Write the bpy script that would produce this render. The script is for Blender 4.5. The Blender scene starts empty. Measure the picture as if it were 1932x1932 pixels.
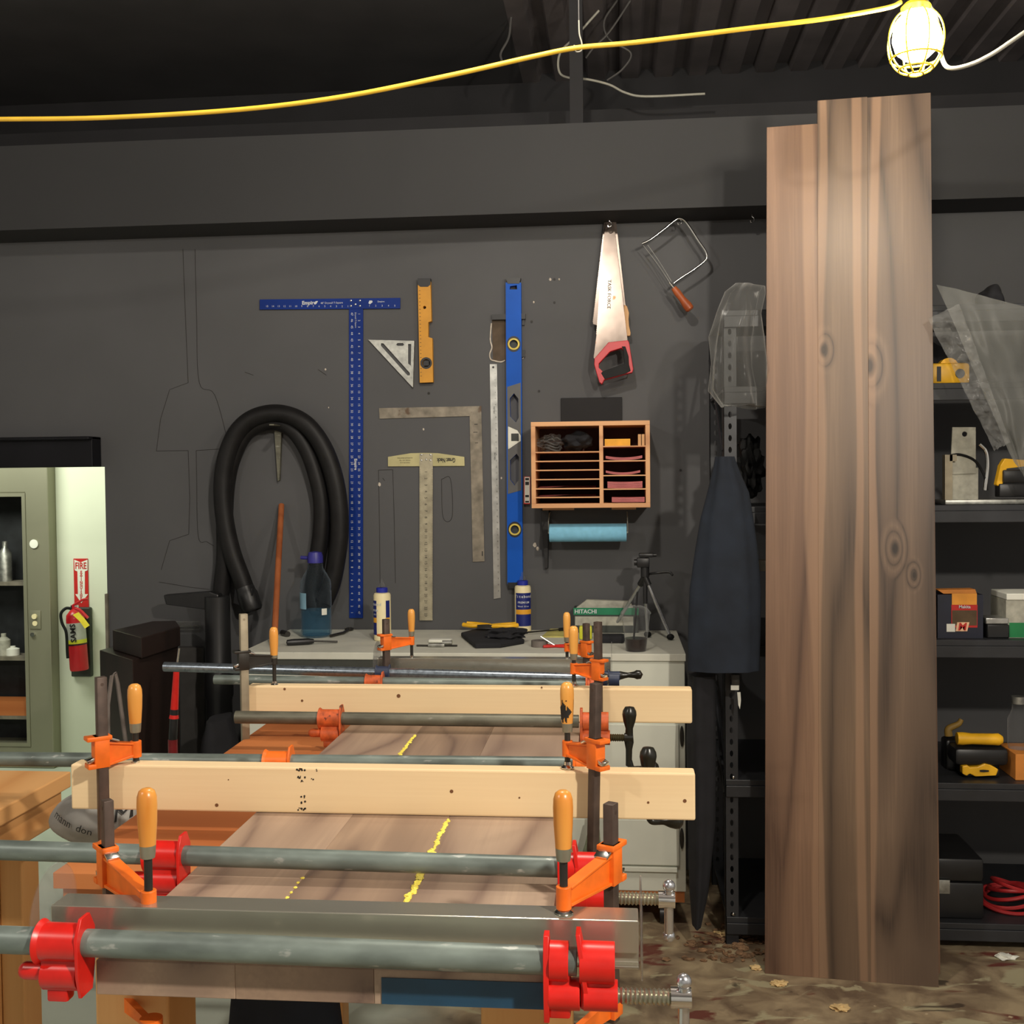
import bpy, bmesh, math, random
from mathutils import Vector, Matrix, noise
from mathutils.geometry import tessellate_polygon
PI = math.pi
scene = bpy.context.scene
COL = scene.collection

# ------------------------------------------------------------------ camera
YAW, PITCH, ROLL, FPX, CH = 0.09461357, -0.02954363, -0.01017845, 2100.0, 1.55
_fw = Vector((-math.sin(YAW) * math.cos(PITCH), math.cos(YAW) * math.cos(PITCH), math.sin(PITCH)))
_r0 = Vector((math.cos(YAW), math.sin(YAW), 0)); _u0 = _r0.cross(_fw)
_rt = _r0 * math.cos(ROLL) + _u0 * math.sin(ROLL); _up = -_r0 * math.sin(ROLL) + _u0 * math.cos(ROLL)
cam_data = bpy.data.cameras.new('camera'); cam = bpy.data.objects.new('camera', cam_data); COL.objects.link(cam)
cam.matrix_world = Matrix(((_rt.x, _up.x, -_fw.x, 0), (_rt.y, _up.y, -_fw.y, 0), (_rt.z, _up.z, -_fw.z, CH), (0, 0, 0, 1)))
cam_data.sensor_width = 36; cam_data.lens = 36 * FPX / 1932; cam_data.clip_start = .05
scene.camera = cam
# ------------------------------------------------------------------ world, lights, exposure
world = bpy.data.worlds.new('world'); scene.world = world; world.use_nodes = True
world.node_tree.nodes['Background'].inputs[0].default_value = (.55, .6, .65, 1)
world.node_tree.nodes['Background'].inputs[1].default_value = .02
scene.view_settings.view_transform = 'Standard'; scene.view_settings.look = 'None'
scene.view_settings.exposure = 0.0; scene.view_settings.gamma = 1.0; scene.view_settings.use_curve_mapping = False
def lamp(name, kind, loc, watts, col, size=.05, rot=None):
    d = bpy.data.lights.new(name, kind); d.energy = watts; d.color = col
    if kind == 'AREA': d.shape = 'RECTANGLE'; d.size, d.size_y = size
    else: d.shadow_soft_size = size
    o = bpy.data.objects.new(name, d); o.location = loc; COL.objects.link(o)
    if rot: o.rotation_euler = rot
    return o
BULB_STRENGTH = 225.0
lamp('work_light_over_bench', 'POINT', (-.25, 2.15, 3.05), 75, (1, .92, .80), .045)
lamp('work_light_behind_viewer', 'POINT', (1.0, .1, 2.55), 212, (1, .92, .80), .05)
lamp('work_light_left_aisle', 'POINT', (-1.9, .2, 2.7), 58, (1, .93, .84), .05)
lamp('next_room_light', 'AREA', (-3.3, 4.8, 2.15), 29, (.97, 1, .86), (1.2, .5), (math.radians(62), 0, math.radians(-25)))

# ------------------------------------------------------------------ helpers
def on(px, py, ax, val):
    d = _fw + _rt * ((px - 966) / FPX) - _up * ((py - 966) / FPX)
    o = Vector((0, 0, CH)); return o + d * ((val - o[ax]) / d[ax])
def aty(px, py, y): return on(px, py, 1, y)
W = 4.40
def lin(v):
    v /= 255.0
    return v / 12.92 if v <= .04045 else ((v + .055) / 1.055) ** 2.4
def rgb(r, g, b): return (lin(r), lin(g), lin(b), 1)

MATS = {}
def _nodes(name):
    m = bpy.data.materials.new(name); m.use_nodes = True; MATS[name] = m
    nt = m.node_tree; return m, nt, nt.nodes['Principled BSDF']
def mat(name, col, rough=.5, metal=0.0, var=.12, scale=18, bump=0.0, emit=0, spec=None, stretch=(1, 1, 1), spots=None, rvar=0.0):
    if name in MATS: return MATS[name]
    m, nt, b = _nodes(name); N, L = nt.nodes, nt.links
    tc = N.new('ShaderNodeTexCoord'); mp = N.new('ShaderNodeMapping'); mp.inputs['Scale'].default_value = stretch
    L.new(tc.outputs['Object'], mp.inputs[0])
    nz = N.new('ShaderNodeTexNoise'); nz.inputs['Scale'].default_value = scale; nz.inputs['Detail'].default_value = 4
    L.new(mp.outputs[0], nz.inputs[0])
    cr = N.new('ShaderNodeValToRGB')
    d = [max(0, x * (1 - var * 1.6)) for x in col[:3]]; u = [min(1, x * (1 + var * 1.6)) for x in col[:3]]
    cr.color_ramp.elements[0].position = .3; cr.color_ramp.elements[1].position = .7
    cr.color_ramp.elements[0].color = (*d, 1); cr.color_ramp.elements[1].color = (*u, 1)
    L.new(nz.outputs['Fac'], cr.inputs[0]); out = cr.outputs[0]
    if spots:
        sc, thr, colr = spots
        n2 = N.new('ShaderNodeTexNoise'); n2.inputs['Scale'].default_value = sc; n2.inputs['Detail'].default_value = 5
        L.new(mp.outputs[0], n2.inputs[0])
        r2 = N.new('ShaderNodeMapRange'); r2.inputs[1].default_value = thr; r2.inputs[2].default_value = thr + .05
        L.new(n2.outputs['Fac'], r2.inputs[0])
        mx = N.new('ShaderNodeMixRGB'); mx.inputs[2].default_value = colr
        L.new(r2.outputs[0], mx.inputs[0]); L.new(out, mx.inputs[1]); out = mx.outputs[0]
    L.new(out, b.inputs['Base Color'])
    b.inputs['Roughness'].default_value = rough; b.inputs['Metallic'].default_value = metal
    if rvar:
        rr = N.new('ShaderNodeMapRange'); rr.inputs[3].default_value = rough - rvar; rr.inputs[4].default_value = rough + rvar
        L.new(nz.outputs['Fac'], rr.inputs[0]); L.new(rr.outputs[0], b.inputs['Roughness'])
    if spec is not None: b.inputs['Specular IOR Level'].default_value = spec
    if bump:
        bp = N.new('ShaderNodeBump'); bp.inputs['Strength'].default_value = bump; bp.inputs['Distance'].default_value = .01
        L.new(nz.outputs['Fac'], bp.inputs['Height']); L.new(bp.outputs[0], b.inputs['Normal'])
    if emit:
        b.inputs['Emission Color'].default_value = col; b.inputs['Emission Strength'].default_value = emit
    return m
def wood(name, light, dark, streak, along=2, off=(0, 0, 0), freq=6.0, base=2.2, squeeze=.10, rough=.55, knots=(), patch=.35, contrast=1.0, spec=.35, sap=(), sapcol=None):
    if name in MATS: return MATS[name]
    m, nt, b = _nodes(name); N, L = nt.nodes, nt.links
    tc = N.new('ShaderNodeTexCoord'); mp = N.new('ShaderNodeMapping')
    s = [1, 1, 1]; s[along] = squeeze; mp.inputs['Scale'].default_value = s; mp.inputs['Location'].default_value = off
    L.new(tc.outputs['Object'], mp.inputs[0])
    n1 = N.new('ShaderNodeTexNoise'); n1.inputs['Scale'].default_value = base; n1.inputs['Detail'].default_value = 1.5; n1.inputs['Distortion'].default_value = .3
    L.new(mp.outputs[0], n1.inputs[0])
    mul = N.new('ShaderNodeMath'); mul.operation = 'MULTIPLY'; mul.inputs[1].default_value = freq
    L.new(n1.outputs['Fac'], mul.inputs[0]); ph = mul.outputs[0]; dark_fac = None
    for (kx, ky, kz, kr) in knots:
        vd = N.new('ShaderNodeVectorMath'); vd.operation = 'SUBTRACT'; vd.inputs[1].default_value = (kx, ky, kz); L.new(tc.outputs['Object'], vd.inputs[0])
        vs = N.new('ShaderNodeVectorMath'); vs.operation = 'MULTIPLY'; q = [1, 1, 1]; q[along] = .5; vs.inputs[1].default_value = q; L.new(vd.outputs[0], vs.inputs[0])
        vl = N.new('ShaderNodeVectorMath'); vl.operation = 'LENGTH'; L.new(vs.outputs[0], vl.inputs[0])
        r1 = N.new('ShaderNodeMapRange'); r1.interpolation_type = 'SMOOTHSTEP'; r1.inputs[1].default_value = 0; r1.inputs[2].default_value = kr * 3.2; r1.inputs[3].default_value = freq * .3; r1.inputs[4].default_value = 0
        L.new(vl.outputs['Value'], r1.inputs[0])
        ad = N.new('ShaderNodeMath'); L.new(ph, ad.inputs[0]); L.new(r1.outputs[0], ad.inputs[1]); ph = ad.outputs[0]
        r2 = N.new('ShaderNodeMapRange'); r2.inputs[1].default_value = kr * .35; r2.inputs[2].default_value = kr; r2.inputs[3].default_value = .85; r2.inputs[4].default_value = 0
        L.new(vl.outputs['Value'], r2.inputs[0])
        if dark_fac is None: dark_fac = r2.outputs[0]
        else:
            mxx = N.new('ShaderNodeMath'); mxx.operation = 'MAXIMUM'; L.new(dark_fac, mxx.inputs[0]); L.new(r2.outputs[0], mxx.inputs[1]); dark_fac = mxx.outputs[0]
    pp = N.new('ShaderNodeMath'); pp.operation = 'PINGPONG'; pp.inputs[1].default_value = 1; L.new(ph, pp.inputs[0])
    cr = N.new('ShaderNodeValToRGB'); e = cr.color_ramp.elements
    e[0].position = .02; e[0].color = dark; e[1].position = .9; e[1].color = light
    k = e.new(.3); k.color = tuple((dark[i] * .45 + light[i] * .55) for i in range(3)) + (1,)
    L.new(pp.outputs[0], cr.inputs[0])
    mp2 = N.new('ShaderNodeMapping'); s2 = [1, 1, 1]; s2[along] = .025; mp2.inputs['Scale'].default_value = s2; mp2.inputs['Location'].default_value = off; L.new(tc.outputs['Object'], mp2.inputs[0])
    n2 = N.new('ShaderNodeTexNoise'); n2.inputs['Scale'].default_value = 160; n2.inputs['Detail'].default_value = 3; L.new(mp2.outputs[0], n2.inputs[0])
    r3 = N.new('ShaderNodeMapRange'); r3.inputs[1].default_value = .35; r3.inputs[2].default_value = .8; r3.inputs[3].default_value = 0; r3.inputs[4].default_value = .5 * contrast
    L.new(n2.outputs['Fac'], r3.inputs[0])
    mx = N.new('ShaderNodeMixRGB'); mx.inputs[2].default_value = streak; L.new(r3.outputs[0], mx.inputs[0]); L.new(cr.outputs[0], mx.inputs[1])
    n3 = N.new('ShaderNodeTexNoise'); n3.inputs['Scale'].default_value = 5; n3.inputs['Detail'].default_value = 2; L.new(mp.outputs[0], n3.inputs[0])
    r4 = N.new('ShaderNodeMapRange'); r4.inputs[1].default_value = .4; r4.inputs[2].default_value = .7; r4.inputs[4].default_value = patch
    L.new(n3.outputs['Fac'], r4.inputs[0])
    m2 = N.new('ShaderNodeMixRGB'); m2.inputs[2].default_value = dark; L.new(r4.outputs[0], m2.inputs[0]); L.new(mx.outputs[0], m2.inputs[1]); out = m2.outputs[0]
    for (sc_, sw_) in sap:
        sp = N.new('ShaderNodeSeparateXYZ'); L.new(tc.outputs['Object'], sp.inputs[0])
        wn = N.new('ShaderNodeTexNoise'); wn.inputs['Scale'].default_value = 4; wn.inputs['Detail'].default_value = 2; L.new(mp.outputs[0], wn.inputs[0])
        wm = N.new('ShaderNodeMath'); wm.operation = 'MULTIPLY_ADD'; wm.inputs[1].default_value = .15; L.new(wn.outputs['Fac'], wm.inputs[0]); L.new(sp.outputs[0], wm.inputs[2])
        ws = N.new('ShaderNodeMath'); ws.operation = 'SUBTRACT'; ws.inputs[1].default_value = sc_ + .075; L.new(wm.outputs[0], ws.inputs[0])
        wa = N.new('ShaderNodeMath'); wa.operation = 'ABSOLUTE'; L.new(ws.outputs[0], wa.inputs[0])
        wr = N.new('ShaderNodeMapRange'); wr.inputs[1].default_value = sw_ * .6; wr.inputs[2].default_value = sw_; wr.inputs[3].default_value = .55; wr.inputs[4].default_value = 0; L.new(wa.outputs[0], wr.inputs[0])
        wx = N.new('ShaderNodeMixRGB'); wx.inputs[2].default_value = sapcol; L.new(wr.outputs[0], wx.inputs[0]); L.new(out, wx.inputs[1]); out = wx.outputs[0]
    if dark_fac is not None:
        m3 = N.new('ShaderNodeMixRGB'); m3.inputs[2].default_value = tuple(x * .25 for x in dark[:3]) + (1,); L.new(dark_fac, m3.inputs[0]); L.new(out, m3.inputs[1]); out = m3.outputs[0]
    L.new(out, b.inputs['Base Color']); b.inputs['Roughness'].default_value = rough; b.inputs['Specular IOR Level'].default_value = spec
    return m
def clear(name, col, alpha=.25, rough=.08, bump=0, scale=30, tint=None):
    if name in MATS: return MATS[name]
    m, nt, b = _nodes(name); N, L = nt.nodes, nt.links
    tr = N.new('ShaderNodeBsdfTransparent'); tr.inputs[0].default_value = (*tint, 1) if tint else (1 - (1 - col[0]) * .4, 1 - (1 - col[1]) * .4, 1 - (1 - col[2]) * .4, 1)
    b.inputs['Base Color'].default_value = col; b.inputs['Roughness'].default_value = rough
    lw = N.new('ShaderNodeLayerWeight'); lw.inputs[0].default_value = .5; fr = N.new('ShaderNodeMath'); fr.operation = 'POWER'; fr.inputs[1].default_value = 3.5; L.new(lw.outputs['Facing'], fr.inputs[0])
    ma = N.new('ShaderNodeMath'); ma.operation = 'ADD'; ma.use_clamp = True; ma.inputs[1].default_value = alpha
    tc = N.new('ShaderNodeTexCoord'); nz = N.new('ShaderNodeTexNoise'); nz.inputs['Scale'].default_value = scale; nz.inputs['Detail'].default_value = 3; L.new(tc.outputs['Object'], nz.inputs[0])
    if bump:
        bp = N.new('ShaderNodeBump'); bp.inputs['Strength'].default_value = bump; bp.inputs['Distance'].default_value = .02
        L.new(nz.outputs['Fac'], bp.inputs['Height']); L.new(bp.outputs[0], b.inputs['Normal']); L.new(bp.outputs[0], lw.inputs['Normal'])
    mx = N.new('ShaderNodeMixShader'); L.new(fr.outputs[0], ma.inputs[0]); L.new(ma.outputs[0], mx.inputs[0])
    L.new(tr.outputs[0], mx.inputs[1]); L.new(b.outputs[0], mx.inputs[2])
    L.new(mx.outputs[0], N['Material Output'].inputs[0])
    return m

class MB:
    def __init__(s): s.bm = bmesh.new()
    def _v(s, pts): return [s.bm.verts.new(p) for p in pts]
    def _f(s, vs):
        try: s.bm.faces.new(vs)
        except ValueError: pass
    def box(s, a, b, M=None, bev=0.0):
        x0, y0, z0 = (min(a[i], b[i]) for i in range(3)); x1, y1, z1 = (max(a[i], b[i]) for i in range(3))
        v = s._v([(x0, y0, z0), (x1, y0, z0), (x1, y1, z0), (x0, y1, z0), (x0, y0, z1), (x1, y0, z1), (x1, y1, z1), (x0, y1, z1)])
        fs = [s.bm.faces.new([v[i] for i in q]) for q in ((3, 2, 1, 0), (4, 5, 6, 7), (0, 1, 5, 4), (1, 2, 6, 5), (2, 3, 7, 6), (3, 0, 4, 7))]
        if bev:
            es = list({e for f in fs for e in f.edges})
            r = bmesh.ops.bevel(s.bm, geom=es, offset=bev, segments=2, affect='EDGES', profile=.5)
            v = list({x for f in r['faces'] for x in f.verts} | {x for x in v if x.is_valid})
        if M is not None:
            for x in v: x.co = M @ x.co
        return s
    def cyl(s, p0, p1, r0, r1=None, n=20, caps=True):
        r1 = r0 if r1 is None else r1; p0, p1 = Vector(p0), Vector(p1); d = (p1 - p0).normalized()
        a = d.orthogonal().normalized(); b = d.cross(a)
        A = s._v([p0 + (a * math.cos(2 * PI * i / n) + b * math.sin(2 * PI * i / n)) * r0 for i in range(n)])
        B = s._v([p1 + (a * math.cos(2 * PI * i / n) + b * math.sin(2 * PI * i / n)) * r1 for i in range(n)])
        for i in range(n): s._f([A[i], A[(i + 1) % n], B[(i + 1) % n], B[i]])
        if caps: s._f(A[::-1]); s._f(B)
        return s
    def lathe(s, prof, c, axis=(0, 0, 1), n=20, sx=1.0, ex=None):
        c = Vector(c); d = Vector(axis).normalized(); a = Vector(ex) if ex else d.orthogonal().normalized(); b = d.cross(a)
        rings = []
        for r, h in prof:
            if r < 1e-6: rings.append(s._v([c + d * h]))
            else: rings.append(s._v([c + d * h + (a * math.cos(2 * PI * i / n) * sx + b * math.sin(2 * PI * i / n)) * r for i in range(n)]))
        for A, B in zip(rings, rings[1:]):
            for i in range(n):
                j = (i + 1) % n
                if len(A) == 1 and len(B) == 1: break
                if len(A) == 1: s._f([A[0], B[j], B[i]])
                elif len(B) == 1: s._f([A[i], A[j], B[0]])
                else: s._f([A[i], A[j], B[j], B[i]])
        for R_, rev in ((rings[0], True), (rings[-1], False)):
            if len(R_) > 1: s._f(R_[::-1] if rev else R_)
        return s
    def tube(s, pts, r, n=10, smooth=True, taper=None):
        pts = [Vector(p) for p in pts]
        if smooth and len(pts) > 2:
            q = []; P = [pts[0] * 2 - pts[1]] + pts + [pts[-1] * 2 - pts[-2]]
            for i in range(1, len(P) - 2):
                for k in range(6):
                    t = k / 6; a, b, c, d = P[i - 1:i + 3]
                    q.append(.5 * ((2 * b) + (c - a) * t + (2 * a - 5 * b + 4 * c - d) * t * t + (3 * b - a - 3 * c + d) * t ** 3))
            q.append(pts[-1]); pts = q
        prev = None; rings = []; m = len(pts)
        for i, p in enumerate(pts):
            d = (pts[min(i + 1, m - 1)] - pts[max(i - 1, 0)]).normalized()
            if prev is None: a = d.orthogonal().normalized()
            else:
                a = prev - d * prev.dot(d)
                a = a.normalized() if a.length > 1e-6 else d.orthogonal().normalized()
            prev = a; b = d.cross(a); rr = r if taper is None else r + (taper - r) * i / (m - 1)
            rings.append(s._v([p + (a * math.cos(2 * PI * k / n) + b * math.sin(2 * PI * k / n)) * rr for k in range(n)]))
        for A, B in zip(rings, rings[1:]):
            for k in range(n): s._f([A[k], A[(k + 1) % n], B[(k + 1) % n], B[k]])
        s._f(rings[0][::-1]); s._f(rings[-1]); return s
    def ball(s, c, r, n=14, sq=(1, 1, 1)):
        c = Vector(c); k = bmesh.ops.create_uvsphere(s.bm, u_segments=n, v_segments=max(6, n // 2 + 1), radius=r)
        for v in k['verts']: v.co = Vector((v.co.x * sq[0], v.co.y * sq[1], v.co.z * sq[2])) + c
        return s
    def poly(s, outer, ext, holes=()):
        loops = [[Vector(p) for p in outer]] + [[Vector(p) for p in h] for h in holes]; ext = Vector(ext)
        flat = [p for l in loops for p in l]; tr = tessellate_polygon(loops)
        A = s._v(flat); B = s._v([p + ext for p in flat])
        for t in tr: s._f([A[i] for i in t]); s._f([B[i] for i in reversed(t)])
        k = 0
        for l in loops:
            n = len(l)
            for i in range(n): s._f([A[k + i], A[k + (i + 1) % n], B[k + (i + 1) % n], B[k + i]])
            k += n
        return s
    def grid(s, fn, nu, nv):
        V = [[s.bm.verts.new(fn(i / nu, j / nv)) for i in range(nu + 1)] for j in range(nv + 1)]
        for j in range(nv):
            for i in range(nu): s._f([V[j][i], V[j][i + 1], V[j + 1][i + 1], V[j + 1][i]])
        return s
    def blob(s, c, rad, seed=0, amp=.25, freq=2.0, n=20, flat=None):
        k = bmesh.ops.create_icosphere(s.bm, subdivisions=4 if n > 16 else 3, radius=1); c = Vector(c)
        for v in k['verts']:
            p = v.co.copy(); w = 1 + amp * noise.noise(p * freq + Vector((seed * 7.1, seed * 3.3, seed)))
            v.co = Vector((p.x * rad[0], p.y * rad[1], p.z * rad[2])) * w + c
            if flat is not None and v.co.z < flat: v.co.z = flat
        return s
    def rings(s, rows, n=40, folds=5, amp=.12, seed=0):
        """rows: (center, rx, ry) from bottom to top; a folded cloth-like closed body"""
        R_ = []
        for k, (c, rx, ry) in enumerate(rows):
            c = Vector(c); ring = []
            for i in range(n):
                a = 2 * PI * i / n; w = 1 + amp * math.sin(folds * a + seed + k * .35) + amp * .5 * noise.noise(Vector((math.cos(a) * 2, math.sin(a) * 2, k * .4 + seed)))
                ring.append(s.bm.verts.new(c + Vector((math.cos(a) * rx * w, math.sin(a) * ry * w, 0))))
            R_.append(ring)
        for A, B in zip(R_, R_[1:]):
            for i in range(n): s._f([A[i], A[(i + 1) % n], B[(i + 1) % n], B[i]])
        s._f(R_[0][::-1]); s._f(R_[-1]); return s
    def text(s, txt, o, ux, uy, size, ext=.0006, align='CENTER', sx=1.0, bold=0.0):
        cu = bpy.data.curves.new('lettering', 'FONT'); cu.body = txt; cu.size = 1; cu.align_x = align; cu.align_y = 'CENTER'; cu.resolution_u = 2; cu.offset = bold
        ob = bpy.data.objects.new('lettering', cu); me = ob.to_mesh()
        o, ux, uy = Vector(o), Vector(ux).normalized(), Vector(uy).normalized(); nrm = ux.cross(uy)
        vs = [s.bm.verts.new(o + ux * (v.co.x * size * sx) + uy * (v.co.y * size) + nrm * ext) for v in me.vertices]
        for p in me.polygons: s._f([vs[i] for i in p.vertices])
        ob.to_mesh_clear(); bpy.data.objects.remove(ob); bpy.data.curves.remove(cu); return s
    def xform(s, M):
        for v in s.bm.verts: v.co = M @ v.co
        return s

def root_of(o):
    while o.parent: o = o.parent
    return o
def part(mb, name, m, parent=None, label=None, smooth=None, bevel=0, kind=None):
    bm = mb.bm
    bmesh.ops.recalc_face_normals(bm, faces=bm.faces) if name not in ('lettering', 'printed_marks') else None
    if parent is None:
        zs = [v.co.z for v in bm.verts]; xs = [v.co.x for v in bm.verts]; ys = [v.co.y for v in bm.verts]
        org = Vector(((min(xs) + max(xs)) / 2, (min(ys) + max(ys)) / 2, min(zs)))
    else:
        r = root_of(parent); org = Vector(r.location)
    for v in bm.verts: v.co -= org
    me = bpy.data.meshes.new(name); bm.to_mesh(me); bm.free()
    mm = MATS[m] if isinstance(m, str) else m
    me.materials.append(mm)
    if smooth is not False:
        for p in me.polygons: p.use_smooth = True
        if smooth != 'all': me.set_sharp_from_angle(angle=math.radians(38))
    o = bpy.data.objects.new(name, me); COL.objects.link(o)
    if parent is None: o.location = org
    else: o.parent = parent
    if bevel:
        bv = o.modifiers.new('bevel', 'BEVEL'); bv.width = bevel; bv.segments = 2; bv.limit_method = 'ANGLE'; bv.angle_limit = math.radians(50)
    if label: o['label'] = label
    if kind: o['kind'] = kind
    return o
def thing(name, label, cat, loc, group=None):
    o = bpy.data.objects.new(name, None); COL.objects.link(o); o.location = loc; o.empty_display_size = .05
    o['label'] = label; o['category'] = cat
    if group: o['group'] = group
    return o
def single(mb, name, m, label, cat, group=None, smooth=None, bevel=0, kind=None):
    o = part(mb, name, m, None, label, smooth, bevel, kind); o['category'] = cat
    if group: o['group'] = group
    return o
def struct(mb, name, m, parent=None, smooth=False, bevel=0):
    o = part(mb, name, m, parent, None, smooth, bevel)
    o['kind'] = 'structure'
    return o
def wp(pts, off): return [aty(x, y, W - off) for x, y in pts]     # picture points on a plane parallel to the back wall
def circ(cx, cy, r, off=0, n=20, sy=1): return [(cx + r * math.cos(2 * PI * i / n), cy + r * sy * math.sin(2 * PI * i / n)) for i in range(n)]
EX, EY, EZ = Vector((1, 0, 0)), Vector((0, 1, 0)), Vector((0, 0, 1))

# ------------------------------------------------------------------ materials
mat('wall_paint', (.083, .083, .086, 1), .75, var=.07, scale=1.6, bump=.04)
mat('soffit_paint', (.032, .032, .033, 1), .75, var=.06, scale=1.5)
mat('black_paint', rgb(28, 27, 29), .8, var=.15, scale=4)
mat('black_ceiling', rgb(66, 65, 66), .7, var=.1, scale=3)
mat('deck_metal_lit', rgb(104, 98, 98), .55, var=.2, scale=3)  # lamp light on the ribs put into the colour, paler than black_ceiling
mat('header_black', rgb(18, 18, 22), .5, var=.2, scale=5, spec=.2)
mat('shop_white', (.58, .59, .61, 1), .7, var=.03, scale=3)
mat('cream_wall', (.66, .69, .55, 1), .6, var=.03, scale=3)
mat('stainless', rgb(138, 136, 116), .38, .35, var=.08, scale=2, stretch=(1, 1, .3))
mat('dark_inside', rgb(24, 26, 28), .6, var=.3)
mat('alu', rgb(190, 190, 185), .32, .85, var=.1, scale=30, rvar=.1)
mat('alu_worn', rgb(165, 165, 158), .4, .8, var=.2, scale=40, rvar=.1)
mat('alu_rail', rgb(186, 182, 166), .24, .78, var=.06, scale=12, stretch=(.2, 1, 1), rvar=.08)
mat('steel_rusty', rgb(132, 124, 110), .5, .45, var=.22, scale=26, spots=(14, .62, rgb(96, 78, 62)))
mat('steel_tan', rgb(125, 118, 104), .55, .3, var=.15, scale=20)
mat('saw_steel', rgb(126, 114, 106), .23, .8, var=.14, scale=10, rvar=.08, spots=(26, .66, rgb(120, 78, 52)))
mat('chrome', rgb(215, 215, 210), .14, 1, var=.04)
mat('chrome_pipe', rgb(150, 160, 170), .3, .9, var=.12, scale=90, rvar=.1)
mat('galv', rgb(112, 122, 116), .45, .3, var=.2, scale=34, rvar=.12, stretch=(.4, 1, 1), spots=(70, .64, rgb(158, 162, 156)))
mat('galv_dark', rgb(108, 106, 92), .5, .5, var=.2, scale=34, rvar=.12, stretch=(.4, 1, 1), spots=(60, .66, rgb(140, 138, 126)))
mat('blue_anod', rgb(14, 46, 124), .45, .1, var=.1, scale=6, spec=.2)
mat('blue_level', rgb(10, 84, 184), .45, var=.06, scale=8, spec=.2)
mat('level_yellow', rgb(204, 142, 28), .45, var=.06)
mat('white_print', rgb(205, 208, 210), .6, var=.05)
mat('dark_print', rgb(28, 26, 24), .6, var=.05)
mat('red_print', rgb(190, 32, 26), .5, var=.05)
mat('black_plastic', rgb(26, 26, 27), .4, var=.12)
mat('black_rubber', rgb(22, 22, 22), .6, spec=.2, var=.2, scale=20)
mat('hose_black', rgb(26, 25, 25), .5, spec=.25, var=.15, scale=25)
mat('grey_plastic', rgb(88, 88, 88), .5, var=.08)
mat('orange_cast', rgb(238, 112, 28), .42, var=.08, scale=40)
mat('orange_rust', rgb(196, 88, 40), .55, var=.25, scale=50, spots=(40, .6, rgb(110, 48, 26)))
mat('red_cast', rgb(208, 30, 22), .32, var=.08, scale=30)
mat('clamp_bar', rgb(82, 68, 60), .5, .4, var=.18, scale=40)
mat('clamp_bar_pale', rgb(150, 140, 118), .5, .3, var=.1, scale=30)
mat('gun_steel', rgb(60, 58, 54), .4, .6, var=.15)
mat('ferrule', rgb(150, 148, 130), .42, .6, var=.1)
mat('navy_cast', rgb(44, 54, 78), .45, var=.12)
mat('crank_black', rgb(24, 24, 18), .28, var=.1)
mat('screw_steel', rgb(170, 168, 150), .32, .85, var=.1)
mat('screw_dark', rgb(90, 84, 60), .4, .7, var=.2)
wood('handle_wood', rgb(236, 172, 84), rgb(206, 128, 48), rgb(220, 150, 66), 2, freq=4, base=14, squeeze=.2, rough=.3, patch=.2, spec=.5)
wood('pine', rgb(240, 214, 170), rgb(216, 182, 134), rgb(224, 192, 146), 0, freq=7, base=3.5, squeeze=.13, patch=.2, contrast=.6, knots=())
wood('pine_bench', rgb(228, 178, 118), rgb(200, 142, 84), rgb(212, 156, 96), 1, freq=6, base=3, squeeze=.12, patch=.25, contrast=.7)
wood('pine_post', rgb(224, 172, 110), rgb(194, 136, 76), rgb(208, 150, 88), 2, freq=6, base=4, squeeze=.1, patch=.25, contrast=.7)
wood('orange_ply', rgb(196, 122, 68), rgb(168, 96, 50), rgb(182, 108, 58), 0, freq=4, base=2.5, squeeze=.2, patch=.2, contrast=.5)
wood('rack_pine', rgb(232, 178, 128), rgb(200, 144, 100), rgb(214, 160, 112), 0, freq=5, base=6, squeeze=.15, patch=.15, contrast=.5)
wood('dowel_wood', rgb(172, 100, 58), rgb(140, 76, 42), rgb(150, 84, 46), 2, freq=3, base=20, squeeze=.1, rough=.5)
wood('saw_handle_wood', rgb(176, 92, 50), rgb(130, 58, 28), rgb(150, 74, 38), 2, freq=3, base=20, squeeze=.2, rough=.4)
wood('pale_beech', rgb(226, 180, 130), rgb(200, 150, 100), rgb(212, 164, 112), 2, freq=3, base=20)
wood('dark_wood', rgb(52, 38, 34), rgb(34, 26, 24), rgb(42, 32, 28), 2, freq=5, base=5, rough=.45)
WL, WD, WS = rgb(186, 150, 118), rgb(126, 96, 76), rgb(148, 116, 90)
mat('counter_white', rgb(205, 204, 190), .55, var=.05, scale=10, spots=(30, .72, rgb(160, 158, 148)))
mat('cabinet_white', rgb(208, 210, 196), .5, var=.04, scale=5)
mat('cabinet_shadow', rgb(60, 62, 56), .6, var=.1)
mat('rack_black', rgb(46, 47, 50), .42, .2, var=.12, scale=12)
mat('navy_cloth', rgb(24, 31, 42), .9, var=.18, scale=12, bump=.2)
mat('black_cloth', rgb(26, 26, 30), .9, var=.2, scale=12, bump=.2)
mat('tool_yellow', rgb(240, 182, 34), .42, var=.06)
mat('bulb_glow', (1, .9, .74, 1), .3, emit=BULB_STRENGTH, var=0)
mat('cord_yellow', rgb(236, 192, 60), .5, var=.06)
mat('cable_white', rgb(150, 148, 136), .5, var=.08)
mat('cable_dark', rgb(70, 68, 66), .6, var=.1)
mat('pencil', rgb(44, 40, 38), .9, var=.2)
mat('plaster_chip', rgb(200, 190, 176), .9, var=.2, scale=60)
mat('recess_brown', rgb(88, 74, 60), .9, var=.2)
mat('glue_cream', rgb(238, 224, 178), .45, var=.03)
mat('glue_blue', rgb(30, 42, 150), .4, var=.05)
mat('label_navy', rgb(20, 34, 110), .5, var=.05)
mat('label_gold', rgb(236, 168, 44), .5, var=.05)
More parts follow.
